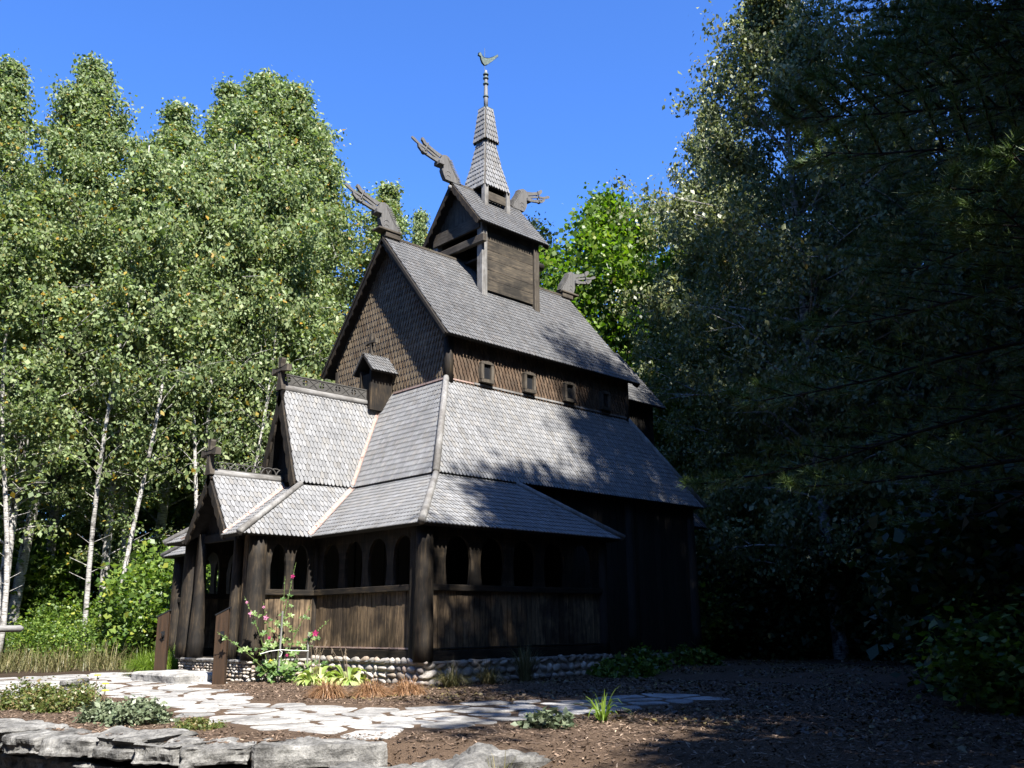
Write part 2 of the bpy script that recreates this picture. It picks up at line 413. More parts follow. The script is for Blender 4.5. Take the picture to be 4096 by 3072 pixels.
# nave walls
X0 = .05
mb = MB()
sl_ = (zr - ze) / (h + e1)
def zroof(y): return zr - abs(y - h) * sl_
gab = [(X0, Wd, 5.0), (X0, 0, 5.0), (X0, 0, zroof(0) - .05), (X0, h, zr - .08), (X0, Wd, zroof(0) - .05)]
roof(mb, gab, .098, .150, .030, 'point', .06, 0); mb.build('gable_wall', [M['shingle_brown'], M['black_z']], church)
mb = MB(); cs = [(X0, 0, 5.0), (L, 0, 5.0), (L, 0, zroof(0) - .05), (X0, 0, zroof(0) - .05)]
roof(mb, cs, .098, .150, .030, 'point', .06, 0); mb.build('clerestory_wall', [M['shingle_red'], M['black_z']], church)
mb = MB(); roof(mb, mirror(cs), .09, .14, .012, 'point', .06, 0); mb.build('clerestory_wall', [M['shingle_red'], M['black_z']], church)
mb = MB(); ge = [(L - .02, 0, 4.5), (L - .02, Wd, 4.5), (L - .02, Wd, zroof(0) - .05), (L - .02, h, zr - .08), (L - .02, 0, zroof(0) - .05)]
roof(mb, ge, .11, .16, .012, 'point', .06, 0); mb.build('gable_wall', [M['shingle_brown'], M['black_z']], church)
for px, py in ((X0 + .02, 0.02), (X0 + .02, Wd - .02), (L, .02), (L, Wd - .02)):
    mb = MB(); mb.tube([(px, py, 5.2), (px, py, 6.3)], .105, 12); mb.build('corner_staff', M['tar_z'], church, True)
# clerestory windows
for cx_ in (1.01, 2.27, 3.56, 4.82):
    wnd = MB(); w2, zb, zt_, dp = .175, 5.42, 5.84, .11
    arch = [(-w2, zb), (w2, zb), (w2, zt_)] + [(w2 * math.cos(t), zt_ + .045 * math.sin(t)) for t in (.6, 1.2, 1.57, 1.95, 2.5)] + [(-w2, zt_)]
    i2 = .105; ib, it = zb + .07, zt_ - .02
    # ring from four pieces
    yv = -.03 - dp / 2
    wnd.prism([(-w2, zb), (w2, zb), (w2 - .004, ib), (-w2 + .004, ib)], (cx_, yv, 0), (1, 0, 0), (0, 0, 1), (0, -1, 0), dp + .03)
    wnd.prism([(-w2, ib), (-i2, ib), (-i2, it), (-w2, it)], (cx_, yv, 0), (1, 0, 0), (0, 0, 1), (0, -1, 0), dp)
    wnd.prism([(i2, ib), (w2, ib), (w2, it), (i2, it)], (cx_, yv, 0), (1, 0, 0), (0, 0, 1), (0, -1, 0), dp)
    top = [(-w2, it), (w2, it), (w2, zt_)] + arch[3:8] + [(-w2, zt_)]
    wnd.prism(top, (cx_, yv, 0), (1, 0, 0), (0, 0, 1), (0, -1, 0), dp + .01)
    wo_ = wnd.build('window', M['mid_z'], church, bevel=.006)
    p_ = MB(); p_.box(cx_ - i2, cx_ + i2, -.092, -.084, ib, it); p_.build('pane', M['glass'], wo_)

# aisle roof (middle tier)
mb = MB()
yg = .69
RW = [[(-d2, h - yg, z2), (-d2, -d2, z2), (0, 0, zt), (0, h, zt), (-.137, h, 5.101)]]
roof(mb, RW[0]); roof(mb, mirror(RW[0]))
S_ = [(-d2, -d2, z2), (L + d2, -d2, z2), (L, 0, zt), (0, 0, zt)]
roof(mb, S_); roof(mb, mirror(S_), .1, .15)
roof(mb, [(L + d2, -d2, z2), (L + d2, Wd + d2, z2), (L, Wd, zt), (L, 0, zt)], .1, .15)
mb.build('aisle_roof', SH, church)
def hip(p0, p1, r=.055, nm='hip_beam', lift=.045, ext=.06):
    a = Vector(p0); b = Vector(p1); dr = (b - a).normalized(); a = a - dr * ext
    l_ = Vector((0, 0, lift)); mb = MB(); mb.tube([a + l_, b + l_], [r, r * .9], 10); return mb.build(nm, M['grey_z'], church, True)
hip((-d2, -d2, z2), (0, 0, zt), .07); hip((-d2, Wd + d2, z2), (0, Wd, zt), .07); hip((L + d2, -d2, z2), (L, 0, zt), .07)
# copper flashing where the nave wall meets the aisle roof
mb = MB(); mb.bar((-.03, -.03, zt + .02), (-.03, h - .3, zt + .02), .05, .035); mb.bar((-.03, h + .3, zt + .02), (-.03, Wd, zt + .02), .05, .035)
mb.bar((0, -.035, zt + .02), (.75, -.035, zt + .02), .05, .03); mb.build('copper_flashing', M['copper'], church)
mb = MB(); mb.bar((.7, -.04, zt + .025), (L, -.04, zt + .025), .06, .04); mb.build('wall_trim', M['grey_x'], church)
def valley(p0, p1, na, nb, w=.08, s0=0., s1=1.):
    a = Vector(p0); b = Vector(p1); a, b = a.lerp(b, s0), a.lerp(b, s1); dr = (b - a).normalized()
    mb = MB()
    for nn in (na, nb):
        nn = Vector(nn).normalized(); sd = nn.cross(dr).normalized()
        other = Vector(nb if nn == Vector(na).normalized() else na).normalized()
        if sd.dot(other) < 0: sd = -sd
        # walk away from the crease on this plane
        n_ = 14
        for i in range(n_):
            q0 = a.lerp(b, i / n_); q1 = a.lerp(b, (i + .985) / n_)
            tl = nn * (.034 + .004 * (i % 2))
            mb.add([q0 + tl, q1 + tl, q1 + sd * w + tl + nn * .006, q0 + sd * w + tl + nn * .006], [(0, 1, 2, 3)])
    return mb.build('valley_flashing', M['copper'], church)

# gallery roof (lowest tier)
yt_, ye_ = .692, 1.47; dp, dpt = 3.989, 2.433
mb = MB()
gw = [(-d3, h - ye_, z3), (-d3, -d3, z3), (-d3t, -d3t, z3t), (-d3t, h - .66, z3t)]
roof(mb, gw); roof(mb, mirror(gw))
xN = 2.143
gs = [(-d3, -d3, z3), (xN, -d3, z3), (xN - (d3 - d3t), -d3t, z3t), (-d3t, -d3t, z3t)]
roof(mb, gs); roof(mb, mirror(gs))
ge_ = [(xN, -d3, z3), (xN, -.95, z3), (xN - (d3 - d3t), -.95, z3t), (xN - (d3 - d3t), -d3t, z3t)]
roof(mb, ge_); roof(mb, mirror(ge_))
mb.build('gallery_roof', SH, church)
hip((-d3, -d3, z3), (-d3t, -d3t, z3t), .065); hip((xN, -d3, z3), (xN - (d3 - d3t), -d3t, z3t), .06); hip(mir((-d3, -d3, z3)), mir((-d3t, -d3t, z3t)), .065)
# porch skirt roof
mb = MB()
ps = [(-dp, h - ye_, z3), (-d3, h - ye_, z3), (-d3t, h - .66, z3t), (-dpt, h - yt_, 3.09)]
roof(mb, ps); roof(mb, mirror(ps))
pf = [(-dp, h - .82, z3), (-dp, h - ye_, z3), (-dpt, h - yt_, 3.09), (-dpt, h - .114, 3.09)]
roof(mb, pf); roof(mb, mirror(pf))
mb.build('porch_skirt_roof', SH, church)
hip((-dp, h - ye_, z3), (-dpt, h - yt_, 3.09), .06); hip(mir((-dp, h - ye_, z3)), mir((-dpt, h - yt_, 3.09)), .06)
# portal gable roof
xq = -3.897
mb = MB(); pq = [(xq, h - .80, 2.095), (xq + .03, h - .80, 2.095), (-2.433, h - .114, 3.09), (-2.433, h, 3.255), (xq, h, 3.255)]
roof(mb, pq); roof(mb, mirror(pq)); mb.build('portal_roof', SH, church)
# porch upper roof
xp = -2.55
mb = MB(); pu = [(xp, h - yg, z2), (-d2, h - yg, z2), (-.137, h, 5.101), (xp, h, 5.101)]
roof(mb, pu); roof(mb, mirror(pu)); mb.build('porch_roof', SH, church)
def nrm(pts):
    a, b, c = [Vector(p) for p in pts[:3]]; return (b - a).cross(c - a)
for mm in (0, 1):
    f = (lambda p: mir(p)) if mm else (lambda p: p)
    def nv(pts):
        n = nrm(pts); return (n.x, -n.y, n.z) if mm else tuple(n)
    valley(f((-d2, h - yg, z2)), f((-.137, h, 5.101)), nv(pu), nv(RW[0]), .085, 0, .9)
    valley(f((-d3, h - ye_, z3)), f((-d3t, h - .66, z3t)), nv(ps), nv(gw), .09)
    valley(f((xq - .06, h - .83, 2.05)), f((-2.433, h - .114, 3.09)), nv(pq[:1] + pq[2:4]), nv(pf), .08)

# ridge logs, crests, crosses, barge boards of the two porch gables
mb = MB(); mb.tube([(xp - .03, h, 5.115), (-.2, h, 5.115)], .075, 12); mb.build('ridge_log', M['grey_x'], church, True)
mb = MB(); mb.tube([(xq - .03, h, 3.27), (-2.45, h, 3.27)], .07, 12); mb.build('ridge_log', M['grey_x'], church, True)
# openwork crest with wheel crosses
def plate_holes(mb, x0, x1, z0, z1, y, t, holes):
    """thin board in the xz plane with wheel-cross cut-outs: strips around each opening"""
    nx = 180
    xs = [x0 + (x1 - x0) * i / nx for i in range(nx + 1)]
    for i in range(nx):
        xm = (xs[i] + xs[i + 1]) / 2; segs = [(z0, z1)]
        for hx, hz, r in holes:
            dx = abs(xm - hx)
            if dx < r and dx > r * .13:
                hh = math.sqrt(r * r - dx * dx); ns = []
                for a, b in segs:
                    ns += [(a, min(b, hz - hh)), (max(a, hz - r * .13), min(b, hz + r * .13)), (max(a, hz + hh), b)]
                segs = [s for s in ns if s[1] - s[0] > 1e-4]
        for a, b in segs:
            mb.add([(xs[i], y - t, a), (xs[i + 1], y - t, a), (xs[i + 1], y - t, b), (xs[i], y - t, b), (xs[i], y + t, a), (xs[i + 1], y + t, a), (xs[i + 1], y + t, b), (xs[i], y + t, b)],
                   [(0, 1, 2, 3), (7, 6, 5, 4), (0, 4, 5, 1), (3, 2, 6, 7), (1, 5, 6, 2), (0, 3, 7, 4)])
mb = MB(); hl = [(-2.44 + .39 * i, 5.30, .065) for i in range(6)]
plate_holes(mb, -2.50, -.22, 5.185, 5.41, h, .02, hl)
for i in range(5):
    xa, xb = hl[i][0] + .09, hl[i + 1][0] - .09
    for za, zb_ in ((5.215, 5.385), (5.385, 5.215)):
        mb.bar((xa, h - .025, za), (xb, h - .025, zb_), .012, .012, (0, 1, 0))
mb.bar((-2.50, h - .022, 5.398), (-.22, h - .022, 5.398), .02, .02); mb.bar((-2.50, h - .022, 5.2), (-.22, h - .022, 5.2), .02, .02)
mb.build('ridge_crest', M['carved_dark'], church)
# crest of interlaced arcs
mb = MB(); r_ = .155; n_ = 9
for i in range(-1, n_):
    cx_ = -3.80 + .16 * i + .1; pts = []
    for j in range(13):
        t = math.pi * j / 12; xx = cx_ + r_ * math.cos(t)
        if -3.86 <= xx <= -2.44: pts.append((xx, h + (.012 if i % 2 else -.012), 3.345 + .135 * math.sin(t)))
    if len(pts) > 2: mb.tube(pts, .011, 6)
mb.bar((-3.86, h, 3.342), (-2.44, h, 3.342), .04, .025); mb.build('ridge_crest', M['carved_dark'], church)
def cross(x, zb_, zt_, s, arm):
    mb = MB(); m_ = M['mid_z']
    hgt = zt_ - zb_
    prof = [(-.11, 0), (.11, 0), (.10, hgt * .12), (.055, hgt * .35), (.05, hgt * .55), (.05, hgt * .82), (.075, hgt * .95), (.06, hgt), (-.06, hgt), (-.075, hgt * .95), (-.05, hgt * .82), (-.05, hgt * .55), (-.055, hgt * .35), (-.10, hgt * .12)]
    prof = [(a * s, b) for a, b in prof]
    mb.prism(prof, (x, h, zb_), (0, 1, 0), (0, 0, 1), (1, 0, 0), .10 * s)
    za = zb_ + hgt * .63; A = arm
    pr = [(-A, -.075), (-A * .4, -.04), (A * .4, -.04), (A, -.075), (A, .075), (A * .4, .04), (-A * .4, .04), (-A, .075)]
    mb.prism([(a, b * s) for a, b in pr], (x, h, za), (0, 1, 0), (0, 0, 1), (1, 0, 0), .115 * s)
    mb.build('gable_cross', m_, church, bevel=.006)
cross(xp - .03, 5.06, 5.72, .92, .28); cross(xq - .03, 3.23, 3.88, .88, .28)
for (xx, dy, za, zb_, w_, lob) in ((xp - .03, yg + .03, z2 - .06, 5.08, .17, 6), (xq - .03, .82, 2.07, 3.235, .15, 6)):
    for s_ in (-1, 1):
        mb = MB(); barge(mb, (h + s_ * dy, za), (h, zb_), xx, w_, .04, lob); mb.build('barge_board', M['tar_z'], church)
# gable fills behind the barge boards
mb = MB()
for i in range(10):
    y0 = h - .66 + i * .132; ym = y0 + .066
    ztop = 5.0 - abs(ym - h) * (5.101 - z2) / yg
    if ztop > 3.12: mb.box(-2.33, -2.30, y0 + .003, y0 + .129, 3.05, ztop)
mb.bar((-2.38, h - .62, 3.3), (-2.38, h + .62, 3.3), .09, .16); mb.build('gable_boarding', M['black_z'], church)
mb = MB()
for i in range(12):
    y0 = h - .78 + i * .13; ym = y0 + .065; ztop = 3.17 - abs(ym - h) * 1.451
    if ztop > 2.16: mb.box(-3.62, -3.59, y0 + .003, y0 + .127, 2.1, ztop)
mb.bar((-3.62, h - .80, 2.1), (-3.62, h + .80, 2.1), .12, .14); mb.build('gable_boarding', M['black_z'], church)

# little gabled niche on the west gable
niche = MB()
niche.box(-.55, -.51, h - .19, h + .19, 5.0, 5.75); niche.box(-.51, -.02, h - .20, h - .165, 4.95, 5.86); niche.box(-.51, -.02, h + .165, h + .20, 4.95, 5.86)
niche.box(-.58, -.51, h - .21, h - .15, 4.95, 5.84); niche.box(-.58, -.51, h + .15, h + .21, 4.95, 5.84)
no = niche.build('gable_niche', M['tar_z'], church)
mb = MB(); q = [(-.66, h - .36, 5.78), (.04, h - .36, 5.78), (.04, h, 6.20), (-.66, h, 6.20)]
roof(mb, q, .08, .11, .014, 'round', .035); roof(mb, mirror(q), .08, .11, .014, 'round', .035); mb.build('niche_roof', SO, no)
mb = MB()
mb.prism([(-.05, 0), (.05, 0), (.03, .15), (.03, .42), (.045, .50), (-.045, .50), (-.03, .42), (-.03, .15)], (-.45, h, 6.2), (0, 1, 0), (0, 0, 1), (1, 0, 0), .06)
mb.prism([(-.19, -.05), (-.08, -.025), (.08, -.025), (.19, -.05), (.19, .05), (.08, .025), (-.08, .025), (-.19, .05)], (-.45, h, 6.5), (0, 1, 0), (0, 0, 1), (1, 0, 0), .07)
mb.build('niche_cross', M['mid_z'], no)

# ---------------------------------------------------------------- belfry on the nave ridge
xa, xb, wt = 1.95, 3.87, .838
ztr, zte, et = 11.094, 9.745, .235
ys, yn = h - wt, h + wt
tower = MB()
sl2 = (ztr - zte) / (wt + et)
rf = [(1.78, ys - et, zte), (4.07, ys - et, zte), (4.07, h, ztr), (1.78, h, ztr)]
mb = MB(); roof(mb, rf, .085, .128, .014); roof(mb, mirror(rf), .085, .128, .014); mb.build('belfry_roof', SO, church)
mb = MB(); mb.bar((1.78, h, ztr + .02), (4.07, h, ztr + .02), .08, .04); mb.build('ridge_board', M['mid_x'], church)
for xx, s_ in ((1.76, -1), (4.09, 1)):
    for yy in (ys - et, yn + et):
        mb = MB(); barge(mb, (yy, zte - .01), (h, ztr - .01), xx, .13, .04, 7); mb.build('barge_board', M['tar_z'], church)
for side, yw in ((-1, ys), (1, yn)):
    mb = MB(); zz = [8.14, 8.42, 8.66, 8.93, 9.16, 9.40, 9.62, 9.84]
    for i in range(7):
        o_ = .018 * (i % 2); y0 = yw - .02 if side < 0 else yw - .02
        mb.box(xa + .17, xb - .17, yw - .025 + side * random.uniform(0, .008), yw + .025 + side * random.uniform(0, .008), zz[i] + .004, zz[i + 1] - .004)
    mb.build('belfry_wall', M['belfry'], church)
mb = MB()
for i in range(8): mb.box(xb - .09, xb - .05, ys + .03 + i * .202, ys + .03 + (i + 1) * .202 - .006, 8.3, 9.9)
mb.build('belfry_wall', M['black_z'], church)
for px in (xa + .085, xb - .085):
    for py in (ys, yn):
        mb = MB(); mb.box(px - .085, px + .085, py - .095, py + .085, 7.95, 9.86); mb.build('belfry_post', M['grey_z'] if px < 3 else M['mid_z'], church, bevel=.008)
mb = MB(); mb.box(xa - .03, xa + .05, ys - .03, yn + .03, 9.66, 9.98); mb.build('tie_beam', M['mid_y'], church, bevel=.008)
mb = MB(); mb.box(xa - .09, xa + .03, ys - .24, yn + .24, 9.24, 9.44); mb.build('tie_beam', M['mid_y'], church, bevel=.02)
mb = MB(); mb.tube([(xb - .1, ys + .12, 9.28), (xb + .3, ys + .12, 9.28)], .11, 14); mb.build('projecting_log', M['black_x'], church, True)
mb = MB(); mb.tube([(xb - .1, yn - .12, 9.28), (xb + .3, yn - .12, 9.28)], .11, 14); mb.build('projecting_log', M['black_x'], church, True)
mb = MB()
for i in range(12):
    y0 = ys + .02 + i * .136; ym = y0 + .068; zc = ztr - .07 - abs(ym - h) * sl2
    if zc > 10.0: mb.box(xa + .06, xa + .085, y0, y0 + .131, 9.95, zc)
mb.build('gable_boarding', M['mid_z'], church)
mb = MB(); mb.tube([(1.70, h, ztr - .14), (1.95, h, ztr - .14)], .055, 12); mb.build('ridge_log_end', M['grey_x'], church, True)
# dark floor inside the belfry
mb = MB(); mb.box(xa + .2, xb - .2, ys + .06, yn - .06, 9.0, 9.05); mb.build('bell_deck', M['black_x'], church)
mb = MB(); mb.bar((xa + .9, h, 9.0), (xa + .9, h, zr), .1, .1, (1, 0, 0)); mb.build('king_post', M['black_z'], church)

# turret and spire
xs = 2.925; hb = .375
mb = MB(); mb.box(xs - hb + .06, xs + hb - .06, h - hb - .02, h - hb + .02, 10.80, 11.02); mb.box(xs - hb + .06, xs + hb - .06, h + hb - .02, h + hb + .02, 10.80, 11.02)
mb.box(xs + hb - .02, xs + hb + .02, h - hb + .06, h + hb - .06, 10.9, 11.12); mb.build('turret_wall', M['mid_x'], church)
for sx in (-1, 1):
    for sy in (-1, 1):
        mb = MB(); mb.box(xs + sx * hb - .06, xs + sx * hb + .06, h + sy * hb - .06, h + sy * hb + .06, 10.55, 11.17); mb.build('turret_post', M['grey_z'], church)
mb = MB()
def pyr(mb, a0, z0, a1, z1, sw, sh):
    c = [(-1, -1), (1, -1), (1, 1), (-1, 1)]
    for i in range(4):
        p, q = c[i], c[(i + 1) % 4]
        roof(mb, [(xs + p[0] * a0, h + p[1] * a0, z0), (xs + q[0] * a0, h + q[1] * a0, z0), (xs + q[0] * a1, h + q[1] * a1, z1), (xs + p[0] * a1, h + p[1] * a1, z1)], sw, sh, .022, 'round', .02, .03)
pyr(mb, .424, 11.157, .275, 11.85, .092, .15); pyr(mb, .275, 11.85, .14, 12.70, .088, .15)
pyr(mb, .222, 12.605, .12, 13.565, .085, .15)
for p_, q_ in ((-1, -1), (1, -1), (1, 1), (-1, 1)):
    mb.tube([(xs + p_ * .424, h + q_ * .424, 11.157), (xs + p_ * .275, h + q_ * .275, 11.85), (xs + p_ * .15, h + q_ * .15, 12.60)], .02, 6, 1); mb.tube([(xs + p_ * .222, h + q_ * .222, 12.605), (xs + p_ * .12, h + q_ * .12, 13.565)], .018, 6, 1)
mb.build('spire', [M['shingle'], M['mid_z']], church)
mb = MB(); mb.box(xs - .145, xs + .145, h - .145, h + .145, 13.565, 13.60); mb.build('spire_cap', M['verdigris'], church)
mb = MB(); zz = [13.6, 13.95, 14.35, 14.75]
mb.tube([(xs, h, 13.6), (xs, h, 13.95), (xs, h, 14.38), (xs, h, 14.5), (xs, h, 14.65), (xs, h, 14.76)], [.055, .058, .045, .05, .045, .035], 12)
pole = mb.build('spire_pole', M['shingle'], church, True)
for z_ in (13.98, 14.36, 14.53, 14.645):
    mb = MB(); mb.tube([(xs, h, z_ - .03), (xs, h, z_), (xs, h, z_ + .03)], [.07, .078, .058], 12); mb.build('pole_ring', M['verdigris'], pole, True)
mb = MB(); mb.tube([(xs - .04, h, 14.75), (xs - .04, h, 15.42)], .006, 6); mb.build('vane_rod', M['verdigris'], church)
bird = [(-.21, 15.19), (-.205, 15.255), (-.15, 15.275), (-.10, 15.20), (-.05, 15.155), (.10, 15.19), (.22, 15.27), (.37, 15.385), (.385, 15.34), (.22, 15.15), (.05, 14.98), (-.03, 14.945), (-.10, 15.0), (-.14, 15.10), (-.15, 15.165)]
mb = MB(); mb.prism([(a, b - 15) for a, b in bird], (xs - .02, h, 15 - .04), (.97, -.24, 0), (0, 0, 1), (.24, .97, 0), .05)
mb.build('bird_weathervane', M['verdigris'], church, bevel=.008)

# dragon heads: outlines in the vertical plane of the ridge, head pointing to -x
D_neck = [(.196, 9.215), (.141, 9.38), (.048, 9.498), (-.046, 9.637), (-.115, 9.784), (-.155, 9.839), (-.245, 9.866), (-.345, 9.844), (-.451, 9.664), (-.487, 9.608), (-.35, 9.50), (-.368, 9.434), (-.327, 9.325), (-.262, 9.215)]
D_up = [(-.345, 9.844), (-.571, 9.892), (-.747, 9.956), (-.846, 10.0), (-.923, 10.085), (-.978, 10.094), (-.987, 10.03), (-.917, 9.943), (-.817, 9.897), (-.642, 9.832), (-.441, 9.754)]
D_ton = [(-.40, 9.73), (-.903, 9.893), (-1.061, 9.926), (-1.196, 10.002), (-1.274, 10.019), (-1.29, 9.969), (-1.205, 9.922), (-1.084, 9.876), (-.876, 9.834), (-.641, 9.748), (-.42, 9.68)]
D_low = [(-.42, 9.70), (-.639, 9.703), (-.775, 9.736), (-.887, 9.789), (-.997, 9.828), (-1.095, 9.872), (-1.081, 9.802), (-.993, 9.729), (-.846, 9.68), (-.661, 9.641), (-.455, 9.60)]
def dragon(ox, oz, sx, plinth):
    """ox: shift of the outline, sx: -1 mirrors it to face +x"""
    def T(pts): return [(ox + sx * a, b + oz) for a, b in pts]
    hd_ = MB()
    O_ = (0, h, 0); U_ = (1, 0, 0); V_ = (0, 0, 1); Nn = (0, 1, 0)
    hd_.prism(T(D_neck), O_, U_, V_, Nn, .12)
    hd_.prism(T(D_up), O_, U_, V_, Nn, .06); hd_.prism(T(D_ton), O_, U_, V_, Nn, .035); hd_.prism(T(D_low), O_, U_, V_, Nn, .06)
    o = hd_.build('dragon_head', M['carved'], church, bevel=.006)
    co_ = MB(); cr = MB()   # notched mane, raised line along the neck, carved curves
    spine = [(.21, 9.23), (.155, 9.39), (.062, 9.51), (-.03, 9.65), (-.10, 9.79)]
    for i in range(4):
        for j in range(4):
            t = (j + .5) / 4; a = Vector(spine[i]).lerp(Vector(spine[i + 1]), t); dd = (Vector(spine[i + 1]) - Vector(spine[i])).normalized(); nn = Vector((dd.y, -dd.x))
            if nn.x < 0: nn = -nn
            p0 = a + nn * .032; p1 = a - nn * .05
            q0, q1 = T([tuple(p0)])[0], T([tuple(p1)])[0]
            cr.bar((q0[0], h, q0[1]), (q1[0], h, q1[1]), .022, .135, (0, 1, 0))
    for s_ in (-1, 1):
        co_ = MB()
        line = T([(.12, 9.24), (.08, 9.37), (-.01, 9.50), (-.10, 9.64), (-.19, 9.80)])
        co_.tube([(a, h + s_ * .062, b) for a, b in line], .010, 6); co_.build('carved_line', M['carved'], o); co_ = MB()
        for cz in (9.29, 9.40):
            arc = T([(-.18 + .07 * math.cos(t), cz + .05 * math.sin(t)) for t in (.2, .8, 1.4, 2.0, 2.6, 3.1)])
            co_.tube([(a, h + s_ * .061, b) for a, b in arc], .008, 6); co_.build('carved_line', M['carved'], o); co_ = MB()
        cu = T([(-.80 + .0, 10.0)] + [(-.80 - .02 * i, 10.0 - .055 * i) for i in range(1, 5)] + [(-.90 + .055 * math.cos(t), 9.745 + .055 * math.sin(t)) for t in (0, -.8, -1.6, -2.4, -3.2, -4.0)])
        co_.tube([(a, h + s_ * .04, b) for a, b in cu], .017, 8)
        co_.build('curl', M['carved'], o)
    cr.build('mane', M['carved'], o, bevel=0)
    ea = MB()
    a_, b_ = T([(-.42, 9.545)])[0]
    ea.bar((a_ - .0, h, b_), (a_ + .001, h, b_ + .10), .24, .15, (1, 0, 0)); ea.build('wattle', M['carved'], o, bevel=.01)
    if plinth:
        bl = MB(); x0, x1 = sorted([ox + sx * .19, ox + sx * -.22])
        bl.box(x0, x1, h - .11, h + .11, zr + oz - .02, 9.17 + oz); x0, x1 = sorted([ox + sx * .21, ox + sx * -.43])
        bl.box(x0, x1, h - .14, h + .14, 9.17 + oz, 9.222 + oz); bl.build('plinth', M['mid_x'], o, bevel=.012)
dragon(0, 0, -1 * -1, True)
dragon(1.80, 1.87, 1, False)
dragon(3.98, 1.87, -1, False)
dragon(5.80, 0, -1, True)

# ---------------------------------------------------------------- lower walls
def planks(mb, A, B, z0, z1, n_out, t=.03, w=(.09, .15), mi=0):
    A = Vector(A); B = Vector(B); dd = B - A; Lx = dd.length; dd.normalize(); n_ = Vector(n_out); x = 0
    while x < Lx - .01:
        ww = min(random.uniform(*w), Lx - x)
        if Lx - x - ww < .05: ww = Lx - x
        o_ = n_ * random.uniform(0, .012)
        c = A + dd * (x + ww / 2) + o_
        p0 = Vector((c.x, c.y, z0)); p1 = Vector((c.x, c.y, z1))
        a = dd * ((ww - .011) / 2); b = n_ * (t / 2)
        vs = [p + a * i + b * j for p in (p0, p1) for i, j in ((-1, -1), (1, -1), (1, 1), (-1, 1))]
        mb.add(vs, [(3, 2, 1, 0), (4, 5, 6, 7), (0, 1, 5, 4), (1, 2, 6, 5), (2, 3, 7, 6), (3, 0, 4, 7)], mi); x += ww

def arcade(A, B, n_out, nop, m0=.12, m1=.12, pw=.16, ztop=2.12, zarch=1.93):
    """parapet, rails and arched gallery openings from A to B"""
    A = Vector((A[0], A[1], 0)); B = Vector((B[0], B[1], 0)); dd = B - A; Lx = dd.length; dd.normalize(); n_ = Vector((*n_out, 0))
    ax = 'x' if abs(dd.x) > .5 else 'y'
    mb = MB(); planks(mb, A, B, .13, 1.05, n_); mb.build('parapet', M['plank'], church)
    mb = MB(); mb.bar(A + Vector((0, 0, .07)), B + Vector((0, 0, .07)), .14, .15, (0, 0, 1)); mb.build('sill_beam', M['tar_' + ax], church, bevel=.01)
    mb = MB(); mb.bar(A + Vector((0, 0, .175)) + n_ * .03, B + Vector((0, 0, .175)) + n_ * .03, .03, .022); mb.build('copper_drip', M['copper'] if ax == 'y' else M['black_x'], church)
    mb = MB(); mb.bar(A + Vector((0, 0, 1.10)) + n_ * .02, B + Vector((0, 0, 1.10)) + n_ * .02, .13, .10); mb.build('rail', M['tar_' + ax], church, bevel=.01)
    bay = (Lx - m0 - m1) / nop
    zs = [1.15 + (zarch - .28 - 1.15) * i / 6 for i in range(7)] + [zarch - .28 + .28 * math.sin(i * math.pi / 16) for i in range(1, 9)]
    def hw(z):
        zb_ = zarch - .28
        f = (z - 1.15) / (zb_ - 1.15)
        w0 = (bay - pw) / 2
        if z <= zb_ + 1e-6:
            return w0 * (.86 + .14 * math.sin(min(1, f * 1.15) * math.pi / 2)) - (.02 * max(0, f - .8) / .2)
        return (w0 - .02) * math.sqrt(max(0, 1 - ((z - zb_) / .28) ** 2))
    fr = MB(); t = .028
    def strip(s0a, s1a, za, s0b, s1b, zb_):
        P4 = [A + dd * s0a + Vector((0, 0, za)), A + dd * s1a + Vector((0, 0, za)), A + dd * s1b + Vector((0, 0, zb_)), A + dd * s0b + Vector((0, 0, zb_))]
        fr.add([p + n_ * t for p in P4] + [p - n_ * t for p in P4], [(0, 1, 2, 3), (7, 6, 5, 4), (1, 5, 6, 2), (0, 3, 7, 4)])
    for i in range(len(zs) - 1):
        a, b = zs[i], zs[i + 1]
        ea = [0] + [v for k in range(nop) for v in (m0 + bay * (k + .5) - hw(a), m0 + bay * (k + .5) + hw(a))] + [Lx]
        eb = [0] + [v for k in range(nop) for v in (m0 + bay * (k + .5) - hw(b), m0 + bay * (k + .5) + hw(b))] + [Lx]
        for k in range(nop + 1): strip(ea[2 * k], ea[2 * k + 1], a, eb[2 * k], eb[2 * k + 1], b)
    strip(0, Lx, zs[-1], 0, Lx, ztop)
    fr.build('arcade', M['tar_z'], church)
arcade((-g_, .77 - .05), (-g_, -g_ + .12), (-1, 0), 4, .12, .05)
arcade((-g_ + .12, -g_), (1.80, -g_), (0, -1), 5, .18, .12, .2)
arcade((-3.42, .77), (-g_, .77), (0, -1), 2, .05, .1, .14)
arcade((-3.42, 3.27), (-g_, 3.27), (0, 1), 2, .05, .1, .14)
arcade((-g_, 6.39 - .12), (-g_, 3.27), (-1, 0), 4, .12, .12)
arcade((-g_ + .12, 6.39), (1.8, 6.39), (0, 1), 5, .18, .12, .2)
def column(x, y, z0, z1, r0, r1, mat='tar_z', nm='corner_post', plank_=None):
    mb = MB(); zz = [z0 + (z1 - z0) * t for t in (0, .12, .45, .8, 1)]; rr = [r0, r0 * 1.04, (r0 + r1) / 2 * 1.03, r1 * 1.02, r1]
    mb.tube([(x, y, z) for z in zz], rr, 18)
    if plank_: mb.box(*plank_)
    return mb.build(nm, M[mat], church, smooth=True)
column(-g_ - .02, -g_ - .02, -.02, 2.1, .155, .14)
mb = MB(); mb.box(-g_ - .10, -g_ + .06, -g_ + .11, -g_ + .25, .0, 2.1); mb.build('jamb', M['tar_z'], church, bevel=.01)
column(-3.54, .77, -.02, 2.12, .185, .15); column(-3.54, 3.27, -.02, 2.12, .185, .15)
